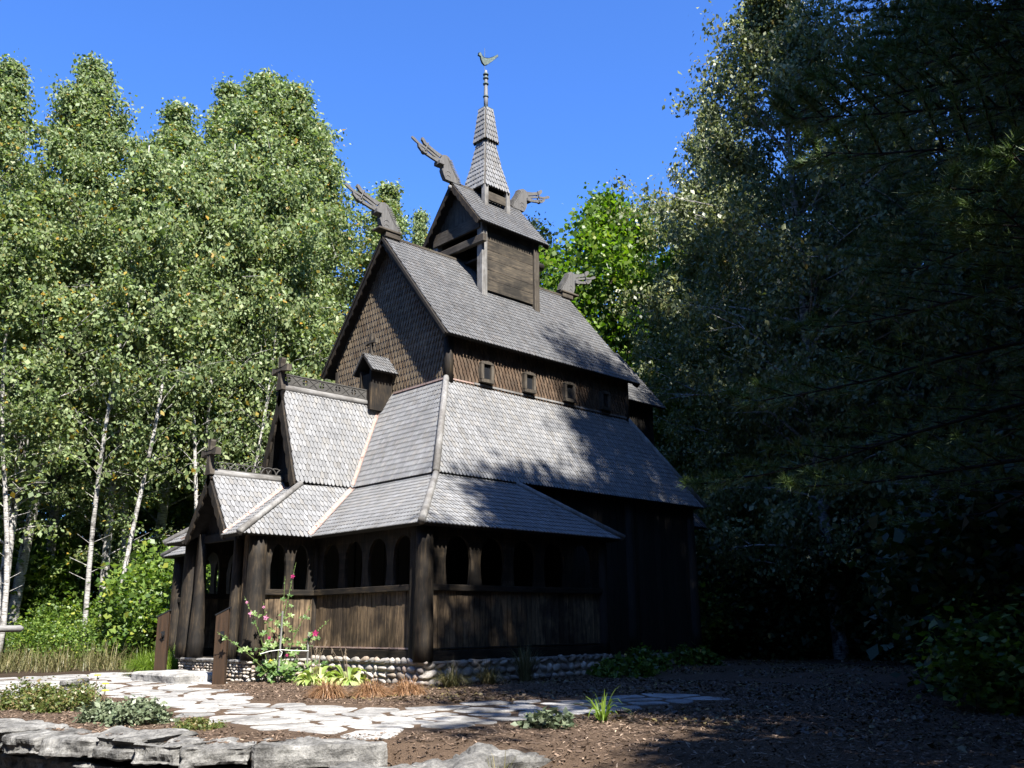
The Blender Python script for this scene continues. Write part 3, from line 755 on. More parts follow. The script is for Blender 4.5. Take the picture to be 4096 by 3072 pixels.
column(-3.66, 2.62, 0, 2.2, .14, .075, nm='portal_post'); column(-3.62, 1.32, 0, 2.2, .10, .08, nm='portal_post')
column(-g_ - .02, 6.39, -.02, 2.1, .155, .14); column(1.86, -g_, 0, 2.05, .12, .11, 'black_z')
column(-g_, .77, .0, 2.1, .085, .075); column(-g_, 3.27, 0, 2.1, .085, .075)
mb = MB(); planks(mb, (-3.54, .95, 0), (-3.54, 1.22, 0), .05, 2.1, (-1, 0, 0)); mb.build('portal_boarding', M['plank'], church)
mb = MB(); planks(mb, (-3.54, 3.1, 0), (-3.54, 2.78, 0), .05, 2.1, (-1, 0, 0)); mb.build('portal_boarding', M['plank'], church)
# inner walls: aisle walls, floor
aw = .98
mb = MB()
planks(mb, (-aw, Wd + aw, 0), (-aw, h + .5, 0), 0, 3.25, (-1, 0, 0), .04, (.18, .28)); planks(mb, (-aw, h - .5, 0), (-aw, -aw, 0), 0, 3.25, (-1, 0, 0), .04, (.18, .28))
planks(mb, (-aw, -aw, 0), (L + aw, -aw, 0), -.1, 3.25, (0, -1, 0), .04, (.18, .28)); planks(mb, (L + aw, Wd + aw, 0), (-aw, Wd + aw, 0), 0, 3.25, (0, 1, 0), .04, (.18, .28))
planks(mb, (L + aw, -aw, 0), (L + aw, Wd + aw, 0), 0, 3.25, (1, 0, 0), .04, (.18, .28))
mb.build('aisle_wall', M['black_z'], church)
mb = MB(); mb.box(-aw - .05, -aw + .02, h - .48, h + .48, 0, 2.2); do = mb.build('door', M['black_z'], church)
mb = MB(); mb.tube([(-aw - .09, h - .34, 1.02), (-aw - .09, h - .34, 1.16)], .014, 8); mb.build('handle', M['glass'], do)
mb = MB(); mb.box(-aw - .06, -aw - .03, h - .5, h + .5, 2.2, 3.2); mb.build('door_head', M['black_z'], church)
for x_, y_ in ((-aw, -aw), (2.1, -aw), (4.4, -aw), (L + aw, -aw)): column(x_, y_, -.05, 3.2, .14, .12, 'black_z', 'wall_staff')
mb = MB(); mb.box(-g_ + .02, 1.78, -g_ + .02, 6.37, -.06, 0); mb.box(-3.52, -g_, .8, 3.24, -.06, 0); mb.build('gallery_floor', M['mid_x'], church)
# chancel beyond the nave
mb = MB()
cr_ = [(L - .1, .45, 6.05), (7.95, .45, 6.05), (7.95, h, 7.9), (L - .1, h, 7.9)]
roof(mb, cr_, .09, .13, .013); roof(mb, mirror(cr_), .12, .16, .013)
ca = [(L + aw - .2, -.35, 2.85), (8.35, -.35, 2.85), (8.0, .75, 4.3), (L, .75, 4.3)]
roof(mb, ca, .1, .15); roof(mb, mirror(ca), .1, .15); roof(mb, [(8.35, -.35, 2.85), (8.35, Wd + .35, 2.85), (8.0, Wd - .75, 4.3), (8.0, .75, 4.3)], .12, .16)
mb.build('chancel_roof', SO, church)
mb = MB(); planks(mb, (L, .75, 0), (7.75, .75, 0), 4.2, 6.3, (0, -1, 0)); planks(mb, (7.75, Wd - .75, 0), (L, Wd - .75, 0), 4.2, 6.3, (0, 1, 0))
planks(mb, (7.75, .75, 0), (7.75, Wd - .75, 0), 4.2, 6.5, (1, 0, 0))
planks(mb, (L + aw, -.1, 0), (8.1, -.1, 0), -.1, 2.95, (0, -1, 0)); planks(mb, (8.1, -.1, 0), (8.1, Wd + .1, 0), -.1, 2.95, (1, 0, 0)); planks(mb, (8.1, Wd + .1, 0), (L + aw, Wd + .1, 0), -.1, 2.95, (0, 1, 0))
mb.build('chancel_wall', M['black_z'], church)

# foundation with fieldstones
mb = MB(); b = .07
mb.box(-g_ - b, 1.86, -g_ - b, -g_ + .25, -.9, -.035); mb.box(-g_ - b, -g_ + .25, -g_ + .25, .70, -.9, -.035)
mb.box(-3.62, -g_ + .25, .70, .98, -.9, -.035); mb.box(-3.62, -3.35, .98, 3.06, -.9, -.035); mb.box(-3.62, -g_ + .25, 3.06, 3.34, -.9, -.035)
mb.box(-g_ - b, -g_ + .25, 3.34, 6.46, -.9, -.035); mb.box(1.60, 1.86, -g_ + .25, -aw, -.9, -.035); mb.box(-aw - .05, L + aw + .05, -aw - .06, Wd + aw + .05, -.9, -.11)
mb.box(L + aw, 8.15, -.16, Wd + .16, -.9, -.11)
fo = mb.build('foundation', M['mortar'], church)
import bmesh
def icos(sub):
    bm = bmesh.new(); bmesh.ops.create_icosphere(bm, subdivisions=sub, radius=1)
    vs = [v.co.copy() for v in bm.verts]; fs = [tuple(v.index for v in f.verts) for f in bm.faces]; bm.free(); return vs, fs
ICO2 = icos(2); ICO1 = icos(1)
def stone(mb, c, r, n_out, ico=ICO2):
    vs, fs = ico; ph = [random.uniform(0, 6) for _ in range(3)]
    q = Matrix.Rotation(random.uniform(-.4, .4), 3, Vector(n_out))
    out_ = []
    for v in vs:
        k = 1 + .12 * math.sin(v.x * 3 + ph[0]) + .1 * math.sin(v.y * 4 + ph[1]) + .1 * math.sin(v.z * 3.5 + ph[2])
        p = Vector((v.x * r[0] * k, v.y * r[1] * k, v.z * r[2] * k)); out_.append(Vector(c) + q @ p)
    mb.add(out_, fs)
mb = MB()
def stones_run(A, B, n_out, z0, z1, rmin=.045, rmax=.085):
    A = Vector((*A, 0)); B = Vector((*B, 0)); dd = (B - A); Lx = dd.length; dd.normalize(); z = z0
    while z < z1:
        rr = random.uniform(rmin, rmax) * .62; x = random.uniform(0, .05)
        while x < Lx:
            w_ = random.uniform(rmin, rmax) * 1.15
            hgt = rr * random.uniform(.8, 1.1)
            c = A + dd * (x + w_) + Vector((0, 0, z + rr))
            r = (w_, .05, hgt) if abs(dd.x) > .5 else (.05, w_, hgt)
            stone(mb, c, r, (*n_out, 0)); x += w_ * 2.05
        z += rr * 2.05
stones_run((-g_ - b, -g_ - b), (1.86, -g_ - b), (0, -1), -.5, -.07, .05, .12); stones_run((-g_ - b, .70), (-g_ - b, -g_ - b), (-1, 0), -.5, -.07, .045, .115)
stones_run((-3.62, .70), (-g_ - b, .70), (0, -1), -.5, -.06, .035, .07); stones_run((-3.62, 3.34), (-3.62, .70), (-1, 0), -.5, -.06, .035, .065)
stones_run((1.86, -g_), (1.86, -aw), (1, 0), -.5, -.07)
mb.build('fieldstone_facing', M['fieldstone'], fo, smooth=True)
mb = MB(); mb.box(-g_ - .11, 1.9, -g_ - .11, -g_ - .0, -.04, -.012); mb.box(-g_ - .11, -g_, -g_ - .0, .66, -.04, -.012); mb.box(-3.68, -g_ - .11, .66, .78, -.04, -.012); mb.box(-3.68, -3.5, .78, 3.38, -.04, -.012)
mb.build('sill_slab', M['flag'], church)

# ================================================================ ground
from mathutils import noise as mn
WALLF = [(-10.6, 6.), (-9.3, -1.), (-8.80, -3.6), (-8.73, -4.34), (-8.68, -4.93), (-8.41, -5.7), (-8.21, -6.56), (-7.63, -7.0), (-6.9, -7.6), (-6.55, -8.2), (-6.1, -9.2), (-6.0, -12.), (-7., -30.)]
def edge_x(y):
    for (x0, y0), (x1, y1) in zip(WALLF, WALLF[1:]):
        if y0 >= y >= y1: return x0 + (x1 - x0) * (y0 - y) / (y0 - y1)
    return WALLF[0][0] if y > 6 else WALLF[-1][0]
def gz(x, y):
    z = -.37 + .03 * mn.noise(Vector((x * .5, y * .5, 0))) + .008 * mn.noise(Vector((x * 3, y * 3, 2)))
    dx = x - (edge_x(y) + .30)
    wd_ = .3 + 1.5 * min(1, max(0, (-y - 7.3) / .9))
    t = min(1, max(0, -dx / wd_)); t = t * t * (3 - 2 * t)
    z -= .75 * t
    r = math.hypot(x - 2, y - 2)
    if r > 22: z += .25 * mn.noise(Vector((x * .06, y * .06, 5))) * min(1, (r - 22) / 20)
    if x < -14 or y < -16: z -= 0
    return z
def axis_vals(a, b, st, far):
    v = list(np.arange(a, b + 1e-6, st)); s_ = st
    lo, hi = [], []; x = a
    while x > -far: s_ *= 1.25; x -= s_; lo.append(x)
    s_ = st; x = v[-1]
    while x < far: s_ *= 1.25; x += s_; hi.append(x)
    return list(reversed(lo)) + v + hi
def grid_sheet(name, xs_, ys_, mat, lift=0., inside=None):
    vs = []; idx = {}; fs = []
    nx, ny = len(xs_), len(ys_)
    for j, y in enumerate(ys_):
        for i, x in enumerate(xs_): vs.append((x, y, gz(x, y) + lift))
    for j in range(ny - 1):
        for i in range(nx - 1):
            if inside and not inside((xs_[i] + xs_[i + 1]) / 2, (ys_[j] + ys_[j + 1]) / 2): continue
            fs.append((j * nx + i, j * nx + i + 1, (j + 1) * nx + i + 1, (j + 1) * nx + i))
    me = bpy.data.meshes.new(name); me.from_pydata(vs, [], fs); me.materials.append(mat)
    me.polygons.foreach_set('use_smooth', [True] * len(fs)); me.update()
    o = bpy.data.objects.new(name, me); COL.objects.link(o); return tag(o, kind='structure')
grid_sheet('ground', axis_vals(-12, 6, .2, 600), axis_vals(-14, 9, .2, 600), M['soil'])
def mulch_in(x, y):
    n = .35 * mn.noise(Vector((x * 1.2, y * 1.2, 9)))
    if x < edge_x(y) + (.30 if y > -7.4 else -.9): return False
    return (-12.5 + n < y < 1.0 and x < 7.5 + n) or (1.0 <= y < 6.2 + n and x < -4.6)
grid_sheet('mulch_bed', list(np.arange(-10, 8, .12)), list(np.arange(-13, 7, .12)), M['mulch'], .006, mulch_in)

PATH = [(-9.6, 1.2), (-7.6, -.6), (-6.85, .2), (-6.35, -.38), (-6.72, -3.13), (-7.25, -5.2), (-7.35, -6.1), (-6.9, -6.95), (-6.06, -7.35), (-4.87, -7.22), (-2.95, -7.15), (-1.6, -7.15), (-.9, -6.7), (-1.61, -6.07), (-2.64, -5.5), (-4.09, -5.3), (-4.9, -5.25), (-4.94, -4.28), (-5.3, -2.8), (-5.0, -1.67), (-4.4, .3), (-3.75, .55), (-3.75, 5.2), (-3.2, 6.1), (-4.6, 6.6), (-6.6, 5.4), (-8.4, 4.8), (-10.2, 4.4)]
def inpoly(x, y, P):
    c = False; n = len(P)
    for i in range(n):
        x0, y0 = P[i]; x1, y1 = P[i - 1]
        if (y0 > y) != (y1 > y) and x < (x1 - x0) * (y - y0) / (y1 - y0) + x0: c = not c
    return c
def sdist(x, y, P):
    best = 9
    for i in range(len(P)):
        ax, ay = P[i - 1]; bx, by = P[i]; dx, dy = bx - ax, by - ay
        t = max(0, min(1, ((x - ax) * dx + (y - ay) * dy) / (dx * dx + dy * dy))); best = min(best, math.hypot(x - ax - t * dx, y - ay - t * dy))
    return best if inpoly(x, y, P) else -best
random.seed(11)
sites = []
yy = -8.2
while yy < 7.6:
    xx = -11 + random.uniform(0, .5)
    while xx < 2.2:
        p = (xx + random.uniform(-.22, .22), yy + random.uniform(-.17, .17))
        if random.random() < .88: sites.append(p)
        xx += .56
    yy += .43
mb = MB()
for i, s_ in enumerate(sites):
    if sdist(s_[0], s_[1], PATH) < .10: continue
    near = sorted(sites, key=lambda q: (q[0] - s_[0]) ** 2 + (q[1] - s_[1]) ** 2)[1:16]
    poly = [(s_[0] - .8, s_[1] - .8), (s_[0] + .8, s_[1] - .8), (s_[0] + .8, s_[1] + .8), (s_[0] - .8, s_[1] + .8)]
    gap = random.uniform(.025, .05)
    for q in near:
        mx, my = (s_[0] + q[0]) / 2, (s_[1] + q[1]) / 2; dx, dy = q[0] - s_[0], q[1] - s_[1]; l_ = math.hypot(dx, dy); dx /= l_; dy /= l_
        out_ = []
        lim = l_ / 2 - gap
        for j in range(len(poly)):
            a, b_ = poly[j], poly[(j + 1) % len(poly)]
            fa = (a[0] - s_[0]) * dx + (a[1] - s_[1]) * dy - lim; fb = (b_[0] - s_[0]) * dx + (b_[1] - s_[1]) * dy - lim
            if fa <= 0: out_.append(a)
            if (fa <= 0) != (fb <= 0):
                t = fa / (fa - fb); out_.append((a[0] + t * (b_[0] - a[0]), a[1] + t * (b_[1] - a[1])))
        poly = out_
        if len(poly) < 3: break
    if len(poly) < 3: continue
    # soften corners and roughen the outline
    ch = []
    for j in range(len(poly)):
        a, b_ = poly[j], poly[(j + 1) % len(poly)]
        for t in (.14, .38, .62, .86):
            px, py = a[0] + t * (b_[0] - a[0]), a[1] + t * (b_[1] - a[1])
            k = .018 * mn.noise(Vector((px * 9, py * 9, 1))); ch.append((px + (px - s_[0]) * k * 2, py + (py - s_[1]) * k * 2))
    tz = gz(*s_) + random.uniform(.010, .020); ta, tb = random.uniform(-.012, .012), random.uniform(-.012, .012)
    def Z(p, e=0): return tz + ta * (p[0] - s_[0]) + tb * (p[1] - s_[1]) + e
    k = len(ch); inner = [(s_[0] + (p[0] - s_[0]) * .93, s_[1] + (p[1] - s_[1]) * .93) for p in ch]
    vs = [(p[0], p[1], Z(p) - .06) for p in ch] + [(p[0], p[1], Z(p, -.008)) for p in ch] + [(p[0], p[1], Z(p)) for p in inner]
    fs = [(j, (j + 1) % k, k + (j + 1) % k, k + j) for j in range(k)] + [(k + j, k + (j + 1) % k, 2 * k + (j + 1) % k, 2 * k + j) for j in range(k)] + [tuple(range(2 * k, 3 * k))]
    mb.add(vs, fs)
tag(mb.build('flagstone_path', M['flag']), kind='structure')

# wood chips lying loose on the mulch
rng = np.random.default_rng(5)
n = 60000; cx_ = rng.uniform(-8.6, 1.5, n); cy_ = rng.uniform(-11.5, .4, n)
keep = []
for a, b in zip(cx_, cy_):
    if mulch_in(a, b) and not (a > -2.4 and b > -2.45 and a < 2) and (sdist(a, b, PATH) < random.choice((-.02, -.02, -.02, .12))) and not (a < 2 and b > .6 and a > -3.7): keep.append((a, b, gz(a, b) + .014))
Pc = np.array(keep); n = len(Pc); an = rng.uniform(0, 6.28, n); dx = np.stack([np.cos(an), np.sin(an), rng.normal(0, .25, n)], 1); dy = np.stack([-np.sin(an), np.cos(an), rng.normal(0, .35, n)], 1)
Ln = rng.uniform(.008, .026, (n, 1)); Wn = rng.uniform(.003, .007, (n, 1))
V4 = np.stack([Pc - dx * Ln - dy * Wn, Pc + dx * Ln - dy * Wn, Pc + dx * Ln * .9 + dy * Wn, Pc - dx * Ln * .9 + dy * Wn], 1)
tag(mesh_obj('wood_chips', quads_mesh('wood_chips', V4, M['chip'])), 'loose brown wood chips strewn over the planting beds beside the path', 'wood chips', kind='stuff')

n = 16000; lx_ = rng.uniform(-4.5, 10, n); ly_ = rng.uniform(-12, -1.4, n); kp = [(a, b, gz(a, b) + .018) for a, b in zip(lx_, ly_) if not (a < 2 and b > -2.5) and sdist(a, b, PATH) < .05 and mn.noise(Vector((a * .8, b * .8, 4))) > -.12]
Pl = np.array(kp); n = len(Pl); an = rng.uniform(0, 6.28, n); dx = np.stack([np.cos(an), np.sin(an), rng.normal(0, .3, n)], 1); dy = np.stack([-np.sin(an), np.cos(an), rng.normal(0, .5, n)], 1); sz = rng.uniform(.015, .04, (n, 1))
M['litter'] = mat_leaf('fallen_leaf', [(0, (.05, .035, .02)), (.6, (.12, .085, .045)), (.9, (.20, .16, .06)), (1, (.34, .26, .09))], .1, (1, 1, .8))
tag(mesh_obj('leaf_litter', quads_mesh('leaf_litter', np.stack([Pl - dx * sz, Pl - dy * sz * .5 + [0, 0, .006], Pl + dx * sz, Pl + dy * sz * .5 + [0, 0, .006]], 1), M['litter'])), 'fallen leaves scattered over the shaded ground right of the church', 'leaf litter', kind='stuff')

# ================================================================ rocks
def rock_mb(mb, c, size, rz=0, seed=0, rough=.05, top=None, n=(16, 11, 8), sq=.55):
    """a rough quarried block: a box grid rounded a little and split with noise"""
    rs = random.Random(seed); o_ = Vector((rs.uniform(0, 50), rs.uniform(0, 50), rs.uniform(0, 50)))
    nx, ny, nz = n; vid = {}; vs = []; fs = []
    cr, sr = math.cos(rz), math.sin(rz)
    def vert(i, j, k):
        key = (i, j, k)
        if key in vid: return vid[key]
        x, y, z = 2 * i / nx - 1, 2 * j / ny - 1, 2 * k / nz - 1
        q = Vector((x, y, z)); ln = (abs(x) ** 12 + abs(y) ** 12 + abs(z) ** 12) ** (1 / 12)
        q = q / max(ln, 1e-6) if ln > 0 else q
        q = Vector((q.x * size[0] / 2, q.y * size[1] / 2, q.z * size[2] / 2))
        nn = Vector((x ** 5, y ** 5, z ** 5)); nn = nn.normalized() if nn.length > 1e-6 else Vector((0, 0, 1))
        w_ = mn.noise(q * 3.2 + o_) * rough * 1.5 + mn.noise(Vector((q.x * 6, q.y * 6, q.z * 14)) + o_) * rough * .8
        # ledges: stepped splits along the bedding
        st = math.floor((q.z + mn.noise(q * 2 + o_) * .03) * 16) ; w_ += (mn.cell(Vector((st, 1, seed))) - .5) * rough * .7
        w_ += mn.noise(q * 22 + o_) * rough * .4 + (mn.cell(q * 4.5 + o_) - .5) * rough * .3
        q = q + nn * w_
        p = (c[0] + q.x * cr - q.y * sr, c[1] + q.x * sr + q.y * cr, c[2] + q.z)
        vid[key] = len(vs); vs.append(p); return vid[key]
    def face(f): fs.append(f)
    for i in range(nx):
        for j in range(ny):
            face((vert(i, j, 0), vert(i, j + 1, 0), vert(i + 1, j + 1, 0), vert(i + 1, j, 0)))
            face((vert(i, j, nz), vert(i + 1, j, nz), vert(i + 1, j + 1, nz), vert(i, j + 1, nz)))
    for i in range(nx):
        for k in range(nz):
            face((vert(i, 0, k), vert(i + 1, 0, k), vert(i + 1, 0, k + 1), vert(i, 0, k + 1)))
            face((vert(i, ny, k), vert(i, ny, k + 1), vert(i + 1, ny, k + 1), vert(i + 1, ny, k)))
    for j in range(ny):
        for k in range(nz):
            face((vert(0, j, k), vert(0, j, k + 1), vert(0, j + 1, k + 1), vert(0, j + 1, k)))
            face((vert(nx, j, k), vert(nx, j + 1, k), vert(nx, j + 1, k + 1), vert(nx, j, k + 1)))
    mb.add(vs, fs)
wall = empty('retaining_wall', (-8.2, -6.5, -1.1), 0, 'low dry-stacked retaining wall of pale limestone slabs along the near edge of the terrace', 'stone wall')
WO = (-8.2, -6.5, -1.1)
def wstone(ax, ay, bx, by, ztop, hgt, depth, seed, push=0., rough=.035):
    dx, dy = bx - ax, by - ay; l_ = math.hypot(dx, dy); nx_, ny_ = -dy / l_, dx / l_   # inward normal
    if nx_ < 0: nx_, ny_ = -nx_, -ny_
    c = ((ax + bx) / 2 + nx_ * (depth / 2 - push), (ay + by) / 2 + ny_ * (depth / 2 - push), ztop - hgt / 2)
    mb = MB(); rock_mb(mb, c, (l_ * 1.02, depth, hgt), math.atan2(dy, dx), seed, rough, n=(22, 12, 9))
    mb.build('wall_stone', M['rock'], wall, off=WO)
T1 = [(-9.2, -1.9), (-8.95, -2.9), (-8.83, -3.8), (-8.73, -4.5), (-8.62, -5.12), (-8.42, -5.72), (-8.27, -6.24), (-8.12, -6.66), (-7.68, -7.0), (-6.88, -7.62)]
for i in range(len(T1) - 1):
    (a0, b0), (a1, b1) = T1[i], T1[i + 1]; big = i == len(T1) - 2
    wstone(a0, b0, a1, b1, -.335 + random.uniform(-.012, .012) + (-.01 if big else 0), (.20 if big else random.uniform(.155, .185)), .62, 40 + i, .03 + random.uniform(-.03, .03), .02 if big else .032)
T2 = [(-9.1, -2.3), (-8.9, -3.3), (-8.74, -4.15), (-8.66, -4.8), (-8.52, -5.4), (-8.36, -5.98), (-8.2, -6.5), (-7.9, -6.86), (-7.3, -7.3), (-6.95, -7.6)]
for lev, zt_2 in enumerate((-.525, -.72, -.91)):
    for i in range(len(T2) - 1):
        (a0, b0), (a1, b1) = T2[i], T2[i + 1]; sh_ = .12 * (lev % 2)
        wstone(a0, b0 - sh_ * .5, a1, b1 - sh_ * .3, zt_2, .185, .5, 70 + i + 20 * lev, .0 + random.uniform(-.03, .02), .034)
def boulder(c, size, rz, seed, label, rough=.05):
    e = MB(); rock_mb(e, (0, 0, size[2] / 2), size, rz, seed, rough, n=(26, 20, 12)); o = e.build('boulder', M['rock']); o.location = c
    return tag(o, label, 'boulder', 'boulders at the end of the stone wall')
boulder((-7.25, -8.42, -1.05), (1.05, .8, .62), -.75, 5, 'low lichen-grey boulder in the sun just past the bright end slab of the wall', .045)
boulder((-6.2, -8.35, -.93), (1.0, 1.0, .54), -.6, 8, 'flat-topped boulder half in shade between the path and the lower edge', .05)
boulder((-5.35, -9.25, -.72), (.5, .42, .34), .4, 12, 'small boulder sunk in the shaded mulch beside the flat-topped boulder', .03)
stp = MB(); rock_mb(stp, (0, 0, .09), (.95, 1.75, .24), .03, 21, .012, n=(20, 26, 6)); o = stp.build('doorstep_slab', M['flag']); o.location = (-4.22, 2.02, -.42)
tag(o, 'broad pale stone slab lying before the church portal', 'step')
stp = MB(); rock_mb(stp, (0, 0, .07), (.5, .28, .16), .9, 22, .03); o = stp.build('edging_rock', M['rock']); o.location = (-6.15, 1.35, -.38); tag(o, 'rough dark edging rock on the path left of the doorstep slab', 'rock')

# ================================================================ wooden posts, rail, stakes
def newel(x, y, top, label):
    r = empty('handrail_post', (x, y, -.45), 0, label, 'post', 'dark posts before the portal')
    mb = MB(); mb.prism([(-.10, -.05), (.10, -.05), (.085, top + .38), (-.115, top + .28)], (0, 0, 0), (.72, -.69, 0), (0, 0, 1), (.69, .72, 0), .07)
    mb.build('board', M['stain'], r, bevel=.006)
    mb = MB(); mb.bar((-.13 * .72, .13 * .69, top + .285), (.105 * .72, -.105 * .69, top + .405), .09, .02); mb.build('cap', M['glass'], r)
    mb = MB(); mb.tube([(-.02, -.06, top - .05), (-.06, -.12, top - .03), (-.09, -.10, top + .02)], .014, 8); mb.box(-.05, .0, -.055, -.03, top - .12, top + .03); mb.build('bracket', M['glass'], r)
newel(-4.18, .58, .88, 'dark post with a slanted cap right of the doorstep, beside the hollyhock')
newel(-4.12, 2.98, .88, 'dark post with a slanted cap left of the doorstep, against green shrubs')
rl = empty('log_rail', (-6.6, 7.6, -.4), 0, 'weathered pale log rail on a brown post at the far left', 'rail')
mb = MB(); mb.tube([(-9.4 + 6.6, 6.9 - 7.6, .9), (-5.25 + 6.6, 7.38 - 7.6, .93), (-5.19 + 6.6, 7.39 - 7.6, .93)], [.075, .07, .035], 12); mb.build('log', M['grey_x'], rl, True)
for a, b in ((-5.72, 7.33), (-8.7, 6.98)):
    mb = MB(); mb.tube([(a + 6.6, b - 7.6, -.1), (a + 6.6, b - 7.6, .86)], .05, 10); mb.build('post', M['stain'], rl, True)
def stake(x, y, z1, lean, label):
    mb = MB(); mb.bar((0, 0, -.1), (lean[0], lean[1], z1), .022, .022, (1, 0, 0)); o = mb.build('garden_stake', M['grey_z']); o.location = (x, y, -.37); tag(o, label, 'stake', 'garden stakes by the hollyhock')
stake(-3.45, .02, 1.14, (.02, 0), 'taller grey garden stake supporting the hollyhock'); stake(-2.95, -.03, .80, (.0, .0), 'shorter grey garden stake near the gallery corner')
mb = MB(); mb.tube([(-3.75, .10, .10), (-3.6, .06, .14), (-3.44, .0, .16), (-3.2, -.02, .14), (-2.95, -.05, .13)], .006, 6); mb.tube([(-3.46, .0, .16), (-3.42, -.02, .12), (-3.44, -.02, .06), (-3.47, -.01, .05)], .005, 6)
tag(mb.build('white_string', M['white']), 'white string tied round the hollyhock stakes', 'string')

# ================================================================ small plants
def ribbons(name, mat, roots, dirs, lens, wid, droop, seg=4, parent=None, fold=0.0, shape=None, seed=1):
    """arching blades/leaves built as folded ribbons"""
    rg = np.random.default_rng(seed); n = len(roots); roots = np.asarray(roots, float); dirs = np.asarray(dirs, float)
    dirs /= np.linalg.norm(dirs, axis=1, keepdims=True); lens = np.broadcast_to(lens, (n,)).astype(float); wid = np.broadcast_to(wid, (n,)).astype(float); droop = np.broadcast_to(droop, (n,)).astype(float)
    hz = dirs.copy(); hz[:, 2] = 0; hz /= (np.linalg.norm(hz, axis=1, keepdims=True) + 1e-6)
    side = np.stack([-hz[:, 1], hz[:, 0], rg.normal(0, .15, n)], 1)
    pts = [roots]; dcur = dirs.copy(); p = roots.copy()
    for s_ in range(seg):
        p = p + dcur * (lens / seg)[:, None]; pts.append(p); dcur = dcur + np.array([0, 0, -1.]) * (droop / seg * (1 + s_ * .6))[:, None]; dcur /= np.linalg.norm(dcur, axis=1, keepdims=True)
    sh_ = shape or [.7, 1, .9, .6, .05]
    Q = []
    upv = np.array([0, 0, 1.])
    for s_ in range(seg):
        w0 = (wid * np.interp(s_ / seg, np.linspace(0, 1, len(sh_)), sh_))[:, None]; w1 = (wid * np.interp((s_ + 1) / seg, np.linspace(0, 1, len(sh_)), sh_))[:, None]
        a, b = pts[s_], pts[s_ + 1]
        if fold:
            Q.append(np.stack([a + side * w0 + upv * w0 * fold, a, b, b + side * w1 + upv * w1 * fold], 1)); Q.append(np.stack([a, a - side * w0 + upv * w0 * fold, b - side * w1 + upv * w1 * fold, b], 1))
        else: Q.append(np.stack([a - side * w0, a + side * w0, b + side * w1, b - side * w1], 1))
    # keep the segments of a blade together so one blade is (nearly) one shade
    me = quads_mesh(name, np.concatenate(Q), mat); o = mesh_obj(name, me, parent)
    import bmesh
    bm = bmesh.new(); bm.from_mesh(me); bmesh.ops.remove_doubles(bm, verts=bm.verts, dist=1e-5); bm.to_mesh(me); bm.free()
    return o
def tuft(name, loc, n, ln, spread, mat, label, cat, group, droop=1.0, w_=.004, rad=.08, seed=1):
    rg = np.random.default_rng(seed); a = rg.uniform(0, 6.283, n); r = rad * np.sqrt(rg.uniform(0, 1, n))
    roots = np.stack([r * np.cos(a), r * np.sin(a), np.zeros(n)], 1); b = a + rg.normal(0, .5, n); t = rg.uniform(0, spread, n)
    dirs = np.stack([np.cos(b) * t, np.sin(b) * t, np.ones(n)], 1)
    o = ribbons(name, M[mat], roots, dirs, ln * rg.uniform(.55, 1.1, n), w_, droop * rg.uniform(.6, 1.3, n), 5, seed=seed); o.location = (*loc, gz(*loc))
    return tag(o, label, cat, group)
for i, (x, y, s_, lb) in enumerate([(-4.45, -3.0, .95, 'left one of the coppery drooping sedge clumps below the hosta'), (-4.05, -3.4, .9, 'middle one of the coppery drooping sedge clumps in front of the corner foundation'), (-3.6, -3.6, .85, 'coppery sedge clump right at the shadow edge before the corner post')]):
    tuft('sedge_clump', (x, y), 900, .36 * s_, 1.3, 'grass_tan', lb, 'ornamental grass', 'coppery sedge clumps', 1.9, .0035, .12, 20 + i)
for i, (x, y, lb) in enumerate([(-2.3, -2.95, 'shaded grass clump at the foot of the south foundation, nearest the corner post'), (-1.55, -2.95, 'shaded grass clump in the middle of the south foundation'), (-.7, -2.9, 'tall upright shaded grass clump toward the end of the south foundation')]):
    tuft('grass_clump', (x, y), 260, .42 if i < 2 else .6, .9 if i < 2 else .4, 'grass_dry', lb, 'grass clump', 'grass clumps along the south foundation', 1.4 if i < 2 else .8, .004, .10, 30 + i)
tuft('daylily', (-4.45, -7.75), 26, .38, .9, 'grass_green', 'strappy green leaf tuft at the shaded lower edge of the path', 'plant', None, 1.2, .011, .05, 40)
tuft('grass_clump', (-6.72, -8.75), 60, .34, .8, 'grass_dry', 'small straw-coloured grass tuft between the two boulders', 'grass clump', None, 1.0, .004, .05, 41)
tuft('grass_clump', (-3.6, 4.35), 1500, .62, 1.1, 'grass_green', 'bright green arching grass mound left of the portal', 'grass clump', None, 1.3, .0045, .35, 42)
tuft('grass_clump', (-2.9, 5.0), 1200, .6, 1.1, 'grass_green', 'bright green arching grass mound behind the left post', 'grass clump', None, 1.3, .0045, .35, 43)

